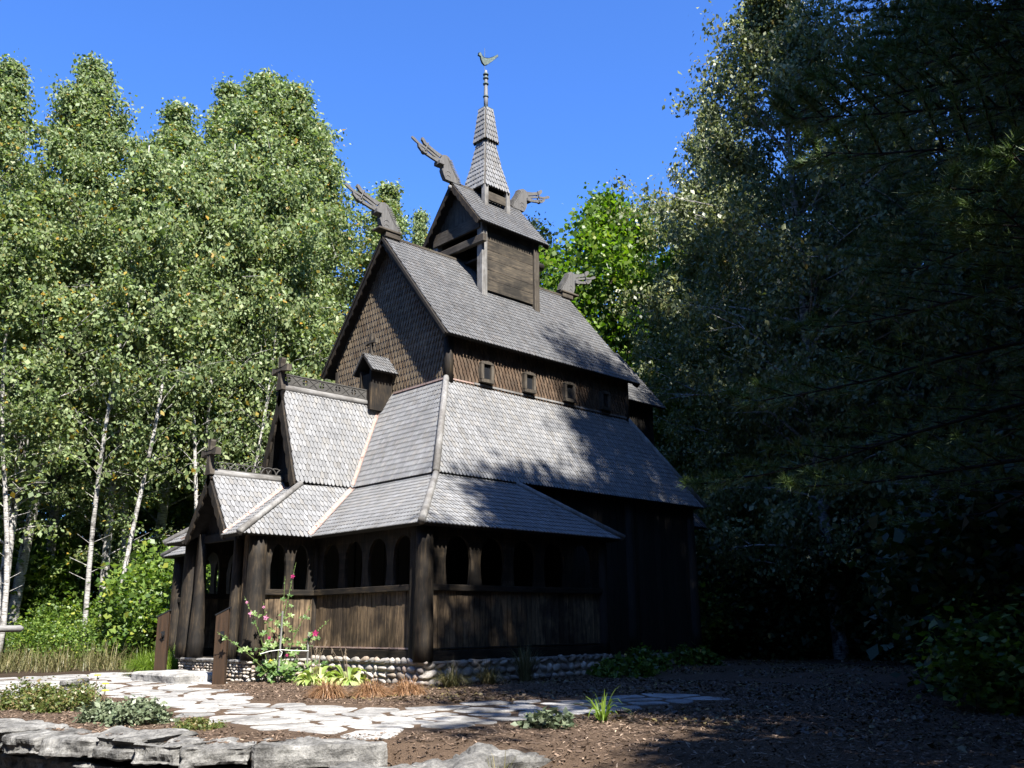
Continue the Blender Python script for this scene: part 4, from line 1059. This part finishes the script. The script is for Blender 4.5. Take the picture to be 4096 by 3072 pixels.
# hostas: broad yellow-green leaves with dry flower stalks
for i, (x, y, s_, lb) in enumerate([(-2.98, -.45, 1.0, 'yellow-green hosta clump left of the pair against the west foundation'), (-2.95, -1.25, 1.05, 'yellow-green hosta clump nearer the corner post'), (-3.35, -.85, .75, 'small low hosta in front of the two larger ones')]):
    r = empty('hosta', (x, y, gz(x, y)), 0, lb, 'hosta', 'hostas by the west foundation'); rg = np.random.default_rng(50 + i); n = 44
    a = rg.uniform(0, 6.283, n); t = rg.uniform(.15, 1.5, n); roots = np.stack([.05 * np.cos(a), .05 * np.sin(a), np.zeros(n)], 1)
    ribbons('leaves', M['leaf_hosta'], roots, np.stack([np.cos(a) * t, np.sin(a) * t, np.ones(n)], 1), .42 * s_ * rg.uniform(.6, 1.05, n), .062 * s_, 1.5 * rg.uniform(.7, 1.3, n), 6, r, .35, [.06, .1, .55, 1, .95, .6, .05], 50 + i)
    for k in range(4):
        mb = MB(); ax, ay = rg.uniform(-.25, .25, 2); hh = rg.uniform(.5, .72)
        mb.tube([(0, 0, 0), (ax * .5, ay * .5, hh * .6), (ax, ay, hh)], [.005, .004, .003], 5)
        for q in range(6): mb.tube([(ax * (.8 + .04 * q), ay * (.8 + .04 * q), hh * (.8 + .04 * q)), (ax * .9 + rg.uniform(-.03, .03), ay * .9, hh * (.82 + .03 * q) - .02)], .004, 4)
        mb.build('flower_stalk', M['stem_dry'], r)

# hollyhock
hr = empty('hollyhock', (-3.35, .28, -.37), 0, 'tall leaning hollyhock with pink and magenta flowers beside the porch wall', 'hollyhock')
rg = random.Random(3)
def lobed(mb, c, nrm_, r, mi=0, lobes=5):
    nrm_ = Vector(nrm_).normalized(); a = nrm_.orthogonal().normalized(); b = nrm_.cross(a); st = rg.uniform(0, 6)
    k = lobes * 4; vs = [Vector(c) - nrm_ * r * .18]
    for i in range(k):
        t = 2 * math.pi * i / k; rr = r * (.74 + .26 * math.cos(lobes * t)); vs.append(Vector(c) + (a * math.cos(t + st) + b * math.sin(t + st)) * rr + nrm_ * r * .10 * math.sin(3 * t))
    mb.add(vs, [(0, 1 + i, 1 + (i + 1) % k) for i in range(k)], mi)
stems = [((.0, .0), (.22, -.10), 1.95), ((.10, .02), (-.02, -.02), 1.72), ((-.1, .0), (-.52, .05), 1.38), ((-.02, .03), (-.30, -.05), 1.30), ((.12, -.05), (.55, -.45), 1.0), ((-.1, -.04), (-.95, .10), .82), ((.05, -.08), (.35, -.25), 1.25)]
flw = []
for si, ((bx, by), (tx, ty), hh) in enumerate(stems):
    mb = MB(); pts = [(bx + tx * t ** 1.5, by + ty * t ** 1.5, hh * t) for t in (0, .25, .5, .75, 1)]
    mb.tube(pts, [.009, .008, .007, .005, .003], 6); mb.build('stem', M['stem'], hr)
    lf = MB(); nl = 9 if si < 2 else 15
    for k in range(nl):
        t = rg.uniform(.08, .85) if si > 1 else rg.uniform(.15, .8); ang = rg.uniform(0, 6.28); l_ = rg.uniform(.05, .16) * (1.2 - .6 * t)
        p = Vector((bx + tx * t ** 1.5, by + ty * t ** 1.5, hh * t)); q = p + Vector((math.cos(ang) * l_, math.sin(ang) * l_, rg.uniform(-.02, .05)))
        lf.tube([p, q], .003, 4); lobed(lf, q, (math.cos(ang) * .4 - .45, math.sin(ang) * .4 - .55, .7), rg.uniform(.045, .085) * (1.15 - .55 * t))
    for k in range(12):   # buds up the tip
        t = .60 + .4 * k / 12; p = Vector((bx + tx * t ** 1.5, by + ty * t ** 1.5, hh * t)); lobed(lf, p + Vector((rg.uniform(-.02, .02), rg.uniform(-.02, .02), 0)), (rg.uniform(-1, 1), -1, .2), .016)
    lf.build('foliage', M['leaf_holly'], hr)
lf = MB()
for k in range(60):
    p = Vector((rg.uniform(-.25, .75), rg.uniform(-.45, .1), rg.uniform(.05, .32))); lobed(lf, p, (rg.uniform(-.5, .5) - .3, rg.uniform(-.5, .5) - .4, 1), rg.uniform(.06, .10))
lf.build('foliage', M['leaf_holly'], hr)
def flower(p, r, mat, nrm_=(-.7, -.7, .15)):
    mb = MB(); lobed(mb, Vector(p), nrm_, r, 0, 5); mb.tube([Vector(p), Vector(p) + Vector(nrm_).normalized() * .012], .008, 6); mb.build('flower', M[mat], hr)
for (sx_, t, r_, m_) in ((0, .88, .042, 'petal_rose'), (2, .93, .03, 'petal_pink'), (2, .80, .062, 'petal_pink'), (3, .93, .03, 'petal_pink'), (3, .80, .05, 'petal_pink'), (3, .55, .035, 'petal_rose'), (6, .35, .03, 'petal_rose'), (4, .78, .062, 'petal_rose'), (3, .42, .03, 'petal_pink')):
    (bx, by), (tx, ty), hh = stems[sx_]; flower((bx + tx * t ** 1.5 - .02, by + ty * t ** 1.5 - .03, hh * t), r_, m_)
flower((-.15, -.10, .34), .05, 'petal_yellow'); flower((.08, -.10, .24), .05, 'petal_yellow')

def leaves_np(P, size, rg, droop=.5, wr=.62, flat=0.):
    n = len(P); size = size * np.clip(rg.lognormal(0, .28, (n, 1)), .5, 1.7); dd = rg.normal(0, 1, (n, 3)); dd[:, 2] = dd[:, 2] * .6 - droop; dd /= np.linalg.norm(dd, axis=1, keepdims=True)
    s_ = np.cross(dd, rg.normal(0, 1, (n, 3)) + np.array([0, 0, flat])); s_ /= np.linalg.norm(s_, axis=1, keepdims=True)
    nn = np.cross(dd, s_); sz = size * rg.uniform(.7, 1.2, (n, 1)); w_ = sz * wr * .5
    return np.stack([P, P + dd * sz * .45 + s_ * w_ + nn * w_ * .35, P + dd * sz, P + dd * sz * .45 - s_ * w_ + nn * w_ * .35], 1)
def mound(name, loc, r, hh, n, size, mat, label, cat, group=None, seed=1, stems_=10, smat='stem_dry', droop=.2, nclump=26):
    rt_ = empty(name, (*loc, gz(*loc)), 0, label, cat, group); rg = np.random.default_rng(seed)
    c = rg.normal(0, 1, (nclump, 3)); c /= np.linalg.norm(c, axis=1, keepdims=True); c *= rg.uniform(.25, 1, (nclump, 1)) ** .5; c[:, 2] = abs(c[:, 2])
    c = c * np.array([r, r, hh * .85]); P = c[rg.integers(0, nclump, n)] + rg.normal(0, 1, (n, 3)) * np.array([r, r, hh]) * .16; P[:, 2] = np.clip(P[:, 2], .01, None)
    mesh_obj('foliage', quads_mesh('foliage', leaves_np(P, size, rg, droop), M[mat]), rt_)
    mb = MB()
    for k in range(stems_):
        q = c[k % nclump]; mb.tube([(q[0] * .12, q[1] * .12, 0), (q[0] * .5, q[1] * .5, q[2] * .6), tuple(q)], [.006 + r * .012, .005 + r * .006, .003], 5)
    mb.build('stems', M[smat], rt_); return rt_
mound('yarrow', (-7.55, -2.3), .40, .34, 5200, .035, 'leaf_fern', 'feathery green and russet yarrow clump on the terrace edge at far left', 'plant', None, 61)
mound('yarrow', (-7.78, -1.75), .30, .30, 3000, .035, 'leaf_fern', 'smaller feathery clump behind the russet one on the terrace edge', 'plant', None, 62)
mound('silver_plant', (-7.75, -4.05), .25, .20, 1500, .055, 'leaf_silver', 'silvery broad-leaved plant on the wall top left of the lavender', 'plant', None, 63)
mound('lavender', (-7.62, -4.65), .24, .24, 2600, .045, 'leaf_silver', 'grey-green lavender clump on the wall top', 'plant', None, 64)
mound('creeping_thyme', (-7.45, -5.55), .20, .09, 2400, .026, 'leaf_fern', 'small low green cushion plant at the lower edge of the path', 'plant', None, 65)
mound('silver_plant', (-5.2, -7.75), .22, .16, 420, .07, 'leaf_silver', 'silvery low plant in shade at the lower edge of the path', 'plant', None, 66)
for i, (x, y, z) in enumerate([(-7.35, -3.0, .30), (-7.5, -3.15, .40), (-7.42, -3.2, .24), (-7.6, -3.7, .16)]):
    mb = MB(); mb.tube([(0, 0, 0), (.02, .01, z)], .004, 5, 0); mb.tube([(.02, .01, z), (.02, .01, z + .012)], [.04, .032], 9, 1)
    o = mb.build('yellow_yarrow_flower', [M['stem_dry'], M['petal_yellow']]); o.location = (x, y, gz(x, y))
    tag(o, ['flat yellow flower head beside the russet yarrow', 'tallest flat yellow flower head above the silvery plant', 'lower yellow flower head nearest the silvery plant', 'shortest yellow flower head down among the silver leaves'][i], 'flower', 'yellow yarrow flowers')
for i, (x, y, hh, lb) in enumerate([(.9, -1.75, .35, 'dark leafy ground plant beside the end of the gallery'), (2.3, -1.7, .42, 'dark leafy ground plant under the blank nave wall'), (3.8, -1.7, .4, 'dark leafy ground plant midway along the nave wall'), (1.5, -3.0, .3, 'low dark leafy plant in the shade before the gallery end'), (5.6, -1.6, .4, 'dark leafy ground plant by the chancel corner')]):
    if i == 0: x = 2.25
    mound('ground_plant', (x, y), .55, hh, 900, .11, 'leaf_shrub', lb, 'plant', 'leafy plants along the south wall', 80 + i)
# rough grass and herbs under the birches: nobody could count them
rg = np.random.default_rng(9); n = 26000
gx = rg.uniform(-9, 4, n); gy = rg.uniform(6.3, 12.5, n); ok = (gy > 6.9 + .35 * np.sin(gx * 2.1) - .1 * gx) & (np.array([mn.noise(Vector((a * 1.7, b * 1.7, 3))) for a, b in zip(gx, gy)]) + rg.normal(0, .12, n) > -.05) ; gx, gy = gx[ok], gy[ok]
roots = np.array([(a, b, gz(a, b)) for a, b in zip(gx, gy)]); n = len(roots); a = rg.uniform(0, 6.28, n); t = rg.uniform(0, .8, n)
o = ribbons('rough_grass', M['grass_dry'], roots, np.stack([np.cos(a) * t, np.sin(a) * t, np.ones(n)], 1), rg.uniform(.15, .75, n), .006, 1.0, 4, seed=9)
tag(o, 'rough seeding grass at the edge of the birch grove', 'grass', kind='stuff')

# ================================================================ trees
def tree_proto(kind, name, H, cb, R, nb, nleaf, lsize, lmat, bark, seed, tr=.11, up=.9, droop=.6, sig=.30, lean=(0, 0), prof=None, wr=.62, forks=True, trunk2=None):
    rg = np.random.default_rng(seed); rn = random.Random(seed)
    root = empty(name)
    prof = prof or (lambda t: math.sin(min(1, t * .9 + .18) * math.pi) ** .7)
    def tp(t): return Vector((lean[0] * t ** 1.4 + .18 * math.sin(t * 7 + seed), lean[1] * t ** 1.4 + .18 * math.cos(t * 5 + seed * 2), H * t))
    mb = MB(); ts = [i / 12 for i in range(13)]
    mb.tube([tp(t) - Vector((0, 0, .3 if t == 0 else 0)) for t in ts], [tr * (1.25 if t == 0 else 1) * (1 - t) ** .8 + .012 for t in ts], 9)
    cen = []; wgt = []
    for i in range(nb):
        t = cb + (1 - cb) * (i + rn.random()) / nb * .97; u_ = (t - cb) / (1 - cb)
        Ln = R * prof(u_) * (rn.uniform(.45, 1.35) if kind == 'birch' else rn.uniform(.65, 1.15)) + .25
        az_ = i * 2.399 + rn.uniform(-.5, .5); ev = up * (.7 + .6 * u_) + rn.uniform(-.25, .25)
        p = tp(t); dr = Vector((math.cos(az_) * math.cos(ev), math.sin(az_) * math.cos(ev), math.sin(ev)))
        pts = [p]; q = p.copy(); dc = dr.copy()
        for s_ in range(5):
            q = q + dc * (Ln / 5); pts.append(q.copy()); dc = (dc + Vector((rn.uniform(-.2, .2), rn.uniform(-.2, .2), -.10 * droop))).normalized()
        r0 = max(.012, tr * .38 * (1 - t) ** .6 * min(1, Ln / 1.5))
        mb.tube(pts, [r0 * (1 - .16 * k) for k in range(6)], 5, cap=False)
        for s_ in range(7):
            f = .25 + .75 * (s_ + rn.random()) / 7; k = min(4, int(f * 5)); a = pts[k].lerp(pts[k + 1], f * 5 - k)
            sd = Vector((rn.gauss(0, 1), rn.gauss(0, 1), rn.gauss(0, .5) + .1)).normalized(); l2 = Ln * rn.uniform(.15, .38)
            b = a + (sd * .8 + dr * .5).normalized() * l2
            if rn.random() < .6: mb.tube([a, b], [r0 * .35, .004], 4, cap=False)
            lw = (.07 + .93 * min(1, u_ * 2.0)) if bark == 'birch_bark' and kind == 'birch' else 1
            cen.append(a.lerp(b, .5)); wgt.append(.7 * lw); cen.append(b); wgt.append(lw)
            if rn.random() < .5: cen.append(b - Vector((0, 0, l2 * .5 * droop))); wgt.append(.7 * lw)
    if cb > .2:
        for k in range(6): # bare snags low on the stem
            t = rn.uniform(.12, cb); p = tp(t); a_ = rn.uniform(0, 6.28); mb.tube([p, p + Vector((math.cos(a_) * .5, math.sin(a_) * .5, .25))], [.012, .004], 4, cap=False)
    mb.build('trunk', M[bark], root, smooth=True)
    cen = np.array([tuple(c) for c in cen]); wg = np.array(wgt) * rg.uniform(.2, 1.7, len(wgt)); wg /= wg.sum()
    P = cen[rg.choice(len(cen), nleaf, p=wg)] + rg.normal(0, 1, (nleaf, 3)) * sig * np.array([1, 1, .8]) - np.array([0, 0, sig * .4 * droop])
    mesh_obj('crown', quads_mesh('crown', leaves_np(P, lsize, rg, droop, wr), M[lmat]), root)
    return root
def place(proto, x, y, s_=1., sz=None, rz=0., label=None, cat=None, group=None, used=set()):
    o = proto if proto.name not in used else copy_tree(proto)
    used.add(proto.name)
    o.location = (x, y, gz(x, y) if abs(x) < 60 else -.4); o.scale = (s_, s_, sz or s_); o.rotation_euler = (0, 0, rz)
    o['label'] = label; o['category'] = cat
    if group: o['group'] = group
    elif 'group' in o: del o['group']
    return o
B = [tree_proto('birch', 'birch_tree', 19, .20, 2.4, 60, 44000, .112, 'leaf_birch', 'birch_bark', 101, .14, .95, 1.2, .18, (.5, .2)),
     tree_proto('birch', 'birch_tree', 19, .28, 2.7, 64, 50000, .112, 'leaf_birch', 'birch_bark', 102, .145, .85, 1.3, .19, (-.6, .5)),
     tree_proto('birch', 'birch_tree', 19, .15, 2.1, 56, 38000, .11, 'leaf_birch', 'birch_bark', 103, .12, 1.0, 1.2, .16, (.9, -.5))]
G = 'birch grove on the left'
grove = [(-6.3, 12.6, 0, .89, 'birch cut by the left edge of the photo, nearest the log rail'), (-4.4, 11.6, 2, .885, 'slim birch with a bent pale trunk second from the left edge'),
 (-3.6, 13.4, 1, .94, 'birch forming the highest leafy top at far left'), (-2.2, 15.3, 0, .78, 'birch behind the far left top, trunk hidden in leaves low down'),
 (-1.7, 12.9, 2, .75, 'birch with the smaller round top right of the far left crown'), (-.75, 13.9, 1, .83, 'bright white straight-trunked birch standing clear in the grove'),
 (.9, 15.3, 0, 1.03, 'leaning grey-white birch right of the bright straight one'), (2.5, 15.0, 1, 1.09, 'tall birch under the left shoulder of the big dome of leaves'),
 (3.7, 16.6, 2, 1.12, 'birch in the middle of the big dome, trunk above the portal cross'), (3.2, 14.2, 0, 1.10, 'birch whose pale trunk rises just left of the portal cross'),
 (4.6, 15.4, 1, 1.17, 'birch with twin-looking stems above the porch cross, topmost of the dome'), (5.6, 17.2, 2, 1.12, 'birch behind the topmost one of the big dome of leaves'),
 (7.2, 16.6, 0, 1.12, 'birch on the right shoulder of the dome of leaves, nearest the gable'), (8.6, 20.4, 1, .9, 'low birch behind the left barge board'), (7.9, 15.2, 2, .96, 'birch falling away toward the nave gable, half behind the church'),
 (13.6, 19.9, 2, 1.12, 'birch peeking between the two dragon heads')]
for i, (x, y, k, s_, lb) in enumerate(grove):
    place(B[k], x, y, 1.3 if 5 < i < 15 else 1.02, s_, i * 1.3, lb, 'birch tree', G)
TB = tree_proto('birch', 'birch_tree', 15, .30, 1.5, 44, 11000, .13, 'leaf_birch', 'birch_bark', 111, .058, 1.0, 1.2, .18, (.7, .3))
thin = [(-4.9, 10.6, .8, 'thin pale birch stem just right of the log rail'), (-2.6, 11.0, .95, 'thin pale birch stem left of the bright green bushes'), (-1.5, 11.6, 1., 'thin birch stem behind the bushes left of the porch roof tips'),
        (.3, 11.8, 1.05, 'thin leaning birch stem rising over the porch roof tips'), (1.3, 12.9, 1.1, 'thin birch stem left of the portal cross'), (2.4, 12.6, 1.1, 'thin birch stem close behind the portal cross'), (3.3, 12.9, 1.15, 'thin birch stem between the portal cross and the porch gable'), (4.6, 13.6, 1.15, 'thin birch stem close to the porch gable cross')]
for i, (x, y, s_, lb) in enumerate(thin): place(TB, x, y, 1.0, s_, 2.2 + i * 1.9, lb, 'birch tree', 'slender birches at the front of the grove')
MP = [tree_proto('maple', 'maple_tree', 17, .15, 4.2, 52, 42000, .17, 'leaf_maple', 'bark', 201, .2, .5, .3, .40, (0, 0), None, .95),
      tree_proto('green', 'broadleaf_tree', 15, .08, 3.4, 46, 26000, .17, 'leaf_shrub', 'bark', 202, .15, .6, .3, .42, (.3, .2), None, .8),
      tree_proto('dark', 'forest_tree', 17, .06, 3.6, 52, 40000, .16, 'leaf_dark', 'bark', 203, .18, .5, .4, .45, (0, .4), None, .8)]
place(MP[0], 15.6, 8.6, 1.0, 1.07, .4, 'bright yellow-green sunlit maple right of the tower', 'maple tree')
place(MP[0], 19.5, 6.5, 1.05, 1.0, 2.4, 'second sunlit maple deeper in, half hidden by the dark birch', 'maple tree')
bg = [(-9.5, 20, 1, .95), (-5.5, 19.5, 1, .9), (-1.5, 20.5, 1, .92), (2.0, 22, 1, .95), (6.5, 23.5, 1, .95), (11, 25, 1, .9), (-7.5, 25, 2, 1.), (-2, 26, 2, .95), (4, 28, 2, 1.), (10, 30, 2, .9)]
nm_bg = ['at the far left edge', 'second from the left edge', 'behind the bright straight birch', 'behind the leaning birch', 'above the portal cross', 'behind the porch cross', 'darkest at far left', 'dark between the white trunks', 'dark behind the big dome', 'dark left of the nave gable']
for i, (x, y, k, s_) in enumerate(bg):
    place(MP[k], x, y, s_, s_ * .9, i * 1.7, 'green forest tree of the rear row, ' + nm_bg[i], 'tree', 'forest trees behind the grove')
# dark woods right of and behind the church
rb = tree_proto('olive', 'birch_tree', 20, .06, 4.3, 100, 105000, .115, 'leaf_olive', 'birch_bark', 301, .16, .75, 1.3, .20, (-.8, .3))
place(rb, 10.6, -2.6, 1.0, 1.0, .3, 'tall olive-leaved birch with a mottled trunk right of the church', 'birch tree')
place(rb, 12.5, -5.6, 1.05, 1.05, 2.2, 'olive birch standing behind the near pine, crown cut by the top edge', 'birch tree')
place(rb, 13.6, 1.2, .9, .86, 4.0, 'shorter olive birch between the maple and the tall dark birch', 'birch tree')
place(rb, 15.4, 2.5, .82, 1.0, 5.2, 'olive birch whose ragged crown edge stands against the sky right of the maple', 'birch tree')
dk = [(17, 3), (18, -2), (21, 1), (16.5, -8), (21, -6), (25, -2), (24, 5), (13, -9.2), (19, -12), (27, -9), (23, 12), (17, 15), (30, 3), (32, -4)]
nm_dk = ['just behind the chancel', 'right of the chancel roof', 'behind the maple trunk', 'behind the pine boughs', 'mid right', 'deep behind the path opening', 'beyond the maple', 'right of the path opening', 'at the far right edge', 'deep at the right edge', 'left of the maple', 'behind the belfry', 'farthest behind the church', 'farthest at right']
for i, (x, y) in enumerate(dk):
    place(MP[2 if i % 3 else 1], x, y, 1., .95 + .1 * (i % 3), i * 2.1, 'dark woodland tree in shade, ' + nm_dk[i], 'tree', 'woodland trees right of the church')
far = [(-14, 34), (-6, 37), (3, 38), (12, 38), (20, 36), (27, 30), (33, 22), (38, 14), (41, 6), (42, -3), (41, -12), (37, -20), (-20, 28), (30, 12), (34, -1), (33, -11), (22, 24), (-13, 24)]
for i, (x, y) in enumerate(far):
    place(MP[2 if i % 2 else 1], x, y, 1.5, 1.15 + .1 * (i % 3), i * 1.3, 'far woodland tree seen only in gaps low between nearer trunks', 'tree', 'far trees of the wood')
bk = [(-20, -16), (-22, -9), (-23, -2), (-22, 5), (-21, 12), (-21, -23), (-17, -28), (-12, -29), (-7, -30), (-27, -13), (-28, -4), (-27, 4), (-24, -30), (-28, -22)]  # unseen trees, added west and south of the camera to cut ambient sky light
for i, (x, y) in enumerate(bk):
    place(MP[2 if i % 3 else 1], x, y, 1.25, .95 + .1 * (i % 3), i * 1.7, 'unseen woodland tree added behind the viewpoint to dim the sky light', 'tree', 'added trees behind the viewpoint')
# trees standing south of the church, outside the frame: they throw the shade
SHT = tree_proto('dark', 'forest_tree', 20, .08, 4.2, 66, 60000, .17, 'leaf_dark', 'bark', 204, .22, .45, .4, .42, (0, .2), lambda t: (1 - t ** 5) ** .5 * (.65 + .35 * t), .8)
CONE = tree_proto('dark', 'forest_tree', 24, .12, 4.7, 90, 90000, .17, 'leaf_dark', 'bark', 205, .24, .12, .3, .36, (0, 0), lambda u: (.66 if u < .385 else max(.1, 1.43 - 1.26 * u)), .8)
place(CONE, -3.9, -17.7, 1., .96, .7, 'tall conical woodland tree south of the church, nearest the boulders', 'tree', 'shade trees south of the church')
place(MP[2], -7.8, -17.0, .5, .58, 1.9, 'small woodland tree south of the boulders, lowest of the shading row', 'tree', 'shade trees south of the church')
sh_t = [(.1, -17.2, .88, 1.34), (5.2, -16.5, 1.0, 1.52), (11., -16, 1.1, 1.58), (17., -15.5, 1.1, 1.4), (22.5, -16, 1.1, 1.2),
        (-2, -22.5, 1.0, 1.4), (4., -23, 1.1, 1.5), (10., -22, 1.1, 1.5), (16., -21.5, 1.1, 1.4)]
for i, (x, y, s_, sz_) in enumerate(sh_t):
    place(SHT, x, y, s_, sz_, i * 1.1, 'tall woodland tree south of the church, ' + ['behind the near pine', 'level with the porch', 'level with the nave', 'level with the chancel', 'beyond the chancel', 'rear row behind the near pine', 'rear row level with the porch', 'rear row level with the nave', 'rear row beyond the chancel'][i], 'tree', 'shade trees south of the church')

def pine_proto(H, R, seed, ntuft, z0):
    rn = random.Random(seed); rg = np.random.default_rng(seed); root = empty('pine_tree'); mb = MB(); tr = .2
    mb.tube([(0, 0, -.3), (.05, 0, H * .3), (0, .1, H * .7), (0, 0, H)], [tr, tr * .8, tr * .4, .02], 10); C_, D_ = [], []
    z = z0
    while z < H - .5:
        for k in range(5):
            a = k * 1.257 + z * 1.9 + rn.uniform(-.3, .3); Ln = R * (1 - ((z - z0) / (H - z0)) ** .85 * .8) * rn.uniform(.75, 1.1); el_ = rn.uniform(-.1, .18)
            q = Vector((0, 0, z)); dr = Vector((math.cos(a), math.sin(a), el_)).normalized(); pts = [q]
            for s_ in range(6): q = q + dr * Ln / 6; pts.append(q.copy()); dr = (dr + Vector((rn.uniform(-.12, .12), rn.uniform(-.12, .12), .05 if s_ > 2 else -.05))).normalized()
            mb.tube(pts, [.026 * (1 - .14 * j) for j in range(7)], 5, cap=False)
            sd = Vector((-math.sin(a), math.cos(a), 0))
            for s_ in range(20):
                f = .1 + .9 * s_ / 19; j = min(5, int(f * 6)); p = pts[j].lerp(pts[j + 1], f * 6 - j); sg = 1 if s_ % 2 else -1
                l2 = Ln * .34 * (1.15 - f) + .18; dd = (dr * .75 + sd * sg * .8 + Vector((0, 0, rn.uniform(-.05, .2)))).normalized(); e = p + dd * l2
                mb.tube([p, e], [.010, .004], 4, cap=False)
                for g in range(5): C_.append(p.lerp(e, .3 + .175 * g)); D_.append(dd + Vector((rn.uniform(-.4, .4), rn.uniform(-.4, .4), rn.uniform(0, .5))))
            C_.append(pts[-1]); D_.append(dr)
        z += rn.uniform(.45, .65)
    mb.build('trunk', M['bark'], root, smooth=True)
    C_ = np.array([tuple(c) for c in C_]); D_ = np.array([tuple(c) for c in D_]); D_ /= np.linalg.norm(D_, axis=1, keepdims=True)
    nn = 44; n = len(C_); C2 = np.repeat(C_, nn, 0) + rg.normal(0, .012, (n * nn, 3)); D2 = np.repeat(D_, nn, 0) * .75 + rg.normal(0, .48, (n * nn, 3)); D2 /= np.linalg.norm(D2, axis=1, keepdims=True)
    S2 = np.cross(D2, rg.normal(0, 1, D2.shape)); S2 /= np.linalg.norm(S2, axis=1, keepdims=True); l_ = rg.uniform(.09, .145, (len(C2), 1)); w_ = .0045
    V3 = np.stack([C2 - S2 * w_, C2 + S2 * w_, C2 + D2 * l_ + S2 * w_ * .3], 1)
    mesh_obj('crown', quads_mesh('crown', V3, M['needle'], 3), root); return root
pn = pine_proto(15, 3.9, 401, 0, 2.35)
place(pn, -1.9, -12.1, 1., 1., .35, 'big white pine whose long needle boughs reach in from the right edge', 'pine tree')
place(pn, 7.2, -12.4, .95, 1.05, 2.0, 'second white pine farther back among the dark trees at right', 'pine tree')

def bush_proto(name, r, hh, n, size, mat, seed):
    rt_ = empty(name); rg = np.random.default_rng(seed); nc = 70
    c = rg.normal(0, 1, (nc, 3)); c /= np.linalg.norm(c, axis=1, keepdims=True); c *= rg.uniform(.3, 1, (nc, 1)) ** .5; c[:, 2] = c[:, 2] * .5 + .5
    c = c * np.array([r, r, hh]); P = c[rg.integers(0, nc, n)] + rg.normal(0, 1, (n, 3)) * np.array([r, r, hh * .8]) * .15; P[:, 2] = np.clip(P[:, 2], .03, None)
    mesh_obj('foliage', quads_mesh('foliage', leaves_np(P, size, rg, .25, .75, 1.0), M[mat]), rt_); mb = MB()
    for k in range(14):
        q = c[k]; mb.tube([(q[0] * .1, q[1] * .1, -.1), (q[0] * .5, q[1] * .5, q[2] * .6), tuple(q)], [.02, .014, .005], 5, cap=False)
    mb.build('stems', M['bark'], rt_); return rt_
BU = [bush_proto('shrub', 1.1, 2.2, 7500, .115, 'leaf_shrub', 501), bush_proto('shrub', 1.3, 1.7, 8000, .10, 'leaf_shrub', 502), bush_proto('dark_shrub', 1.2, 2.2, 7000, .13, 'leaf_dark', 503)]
bl = [(-1.7, 7.4, 0, .95), (-2.0, 8.6, 0, 1.1), (-.4, 8.6, 1, 1.1), (-3.2, 9.9, 1, .6), (-1.0, 10.2, 0, 1.1), (-3.9, 11.6, 1, .6), (-5.6, 11.4, 1, .5), (-7.2, 11.8, 0, .6), (.9, 10.4, 0, 1.2), (-.2, 12., 0, 1.4), (2.2, 12.0, 0, 1.4), (-2.6, 12.8, 1, .9), (-5., 14.4, 0, .9), (4., 13, 0, 1.4), (-7.9, 15, 0, 1.1), (6.4, 14., 0, 1.4), (1., 13.6, 1, 1.6), (-3.5, 15.5, 0, 1.7), (-.5, 17, 0, 1.7), (3.5, 18, 0, 1.7), (-6.5, 17, 0, 1.6)]
for i, (x, y, k, s_) in enumerate(bl):
    place(BU[k], x, y, s_, s_, i * 1.9, 'sunlit green understory shrub, ' + ['touching the north side of the porch', 'behind the left doorstep post', 'behind the porch roof tips', 'above the green grass mound', 'behind the front shrubs by the porch', 'low at the foot of the second birch', 'by the end of the log rail', 'at the left edge behind the log rail', 'under the leaning birch beside the porch', 'second row under the leaning birch', 'under the portal cross', 'at the foot of the bright straight birch', 'between the left trunks', 'under the porch cross', 'at the left edge in the second row', 'behind the porch gable', 'third row in the grove centre', 'third row behind the left trunks', 'third row behind the straight birch', 'third row behind the portal cross', 'third row at the left edge'][i], 'shrub', 'understory shrubs in the birch grove')
br = [(11.8, 3.0, 1.6), (13.2, 2.2, 1.9), (15.4, 5.0, 2.0), (12.2, .3, 1.6), (9.5, 1.5, 1.2), (10.5, -1.2, 1.2), (11.5, -3.6, 1.4), (8.8, -5.8, .9), (6.9, -7.6, 1.), (4.6, -8.3, 1.), (2.6, -9.0, 1.1), (.6, -9.8, 1.1), (-.6, -10.6, .9), (10.8, -7.5, 1.4), (8.2, -9.2, 1.4), (5.4, -10.2, 1.4), (14.5, -4.5, 1.7), (14, -1, 1.6), (15.5, -8.5, 1.8), (1.6, -11., 1.3)]
for i, (x, y, s_) in enumerate(br):
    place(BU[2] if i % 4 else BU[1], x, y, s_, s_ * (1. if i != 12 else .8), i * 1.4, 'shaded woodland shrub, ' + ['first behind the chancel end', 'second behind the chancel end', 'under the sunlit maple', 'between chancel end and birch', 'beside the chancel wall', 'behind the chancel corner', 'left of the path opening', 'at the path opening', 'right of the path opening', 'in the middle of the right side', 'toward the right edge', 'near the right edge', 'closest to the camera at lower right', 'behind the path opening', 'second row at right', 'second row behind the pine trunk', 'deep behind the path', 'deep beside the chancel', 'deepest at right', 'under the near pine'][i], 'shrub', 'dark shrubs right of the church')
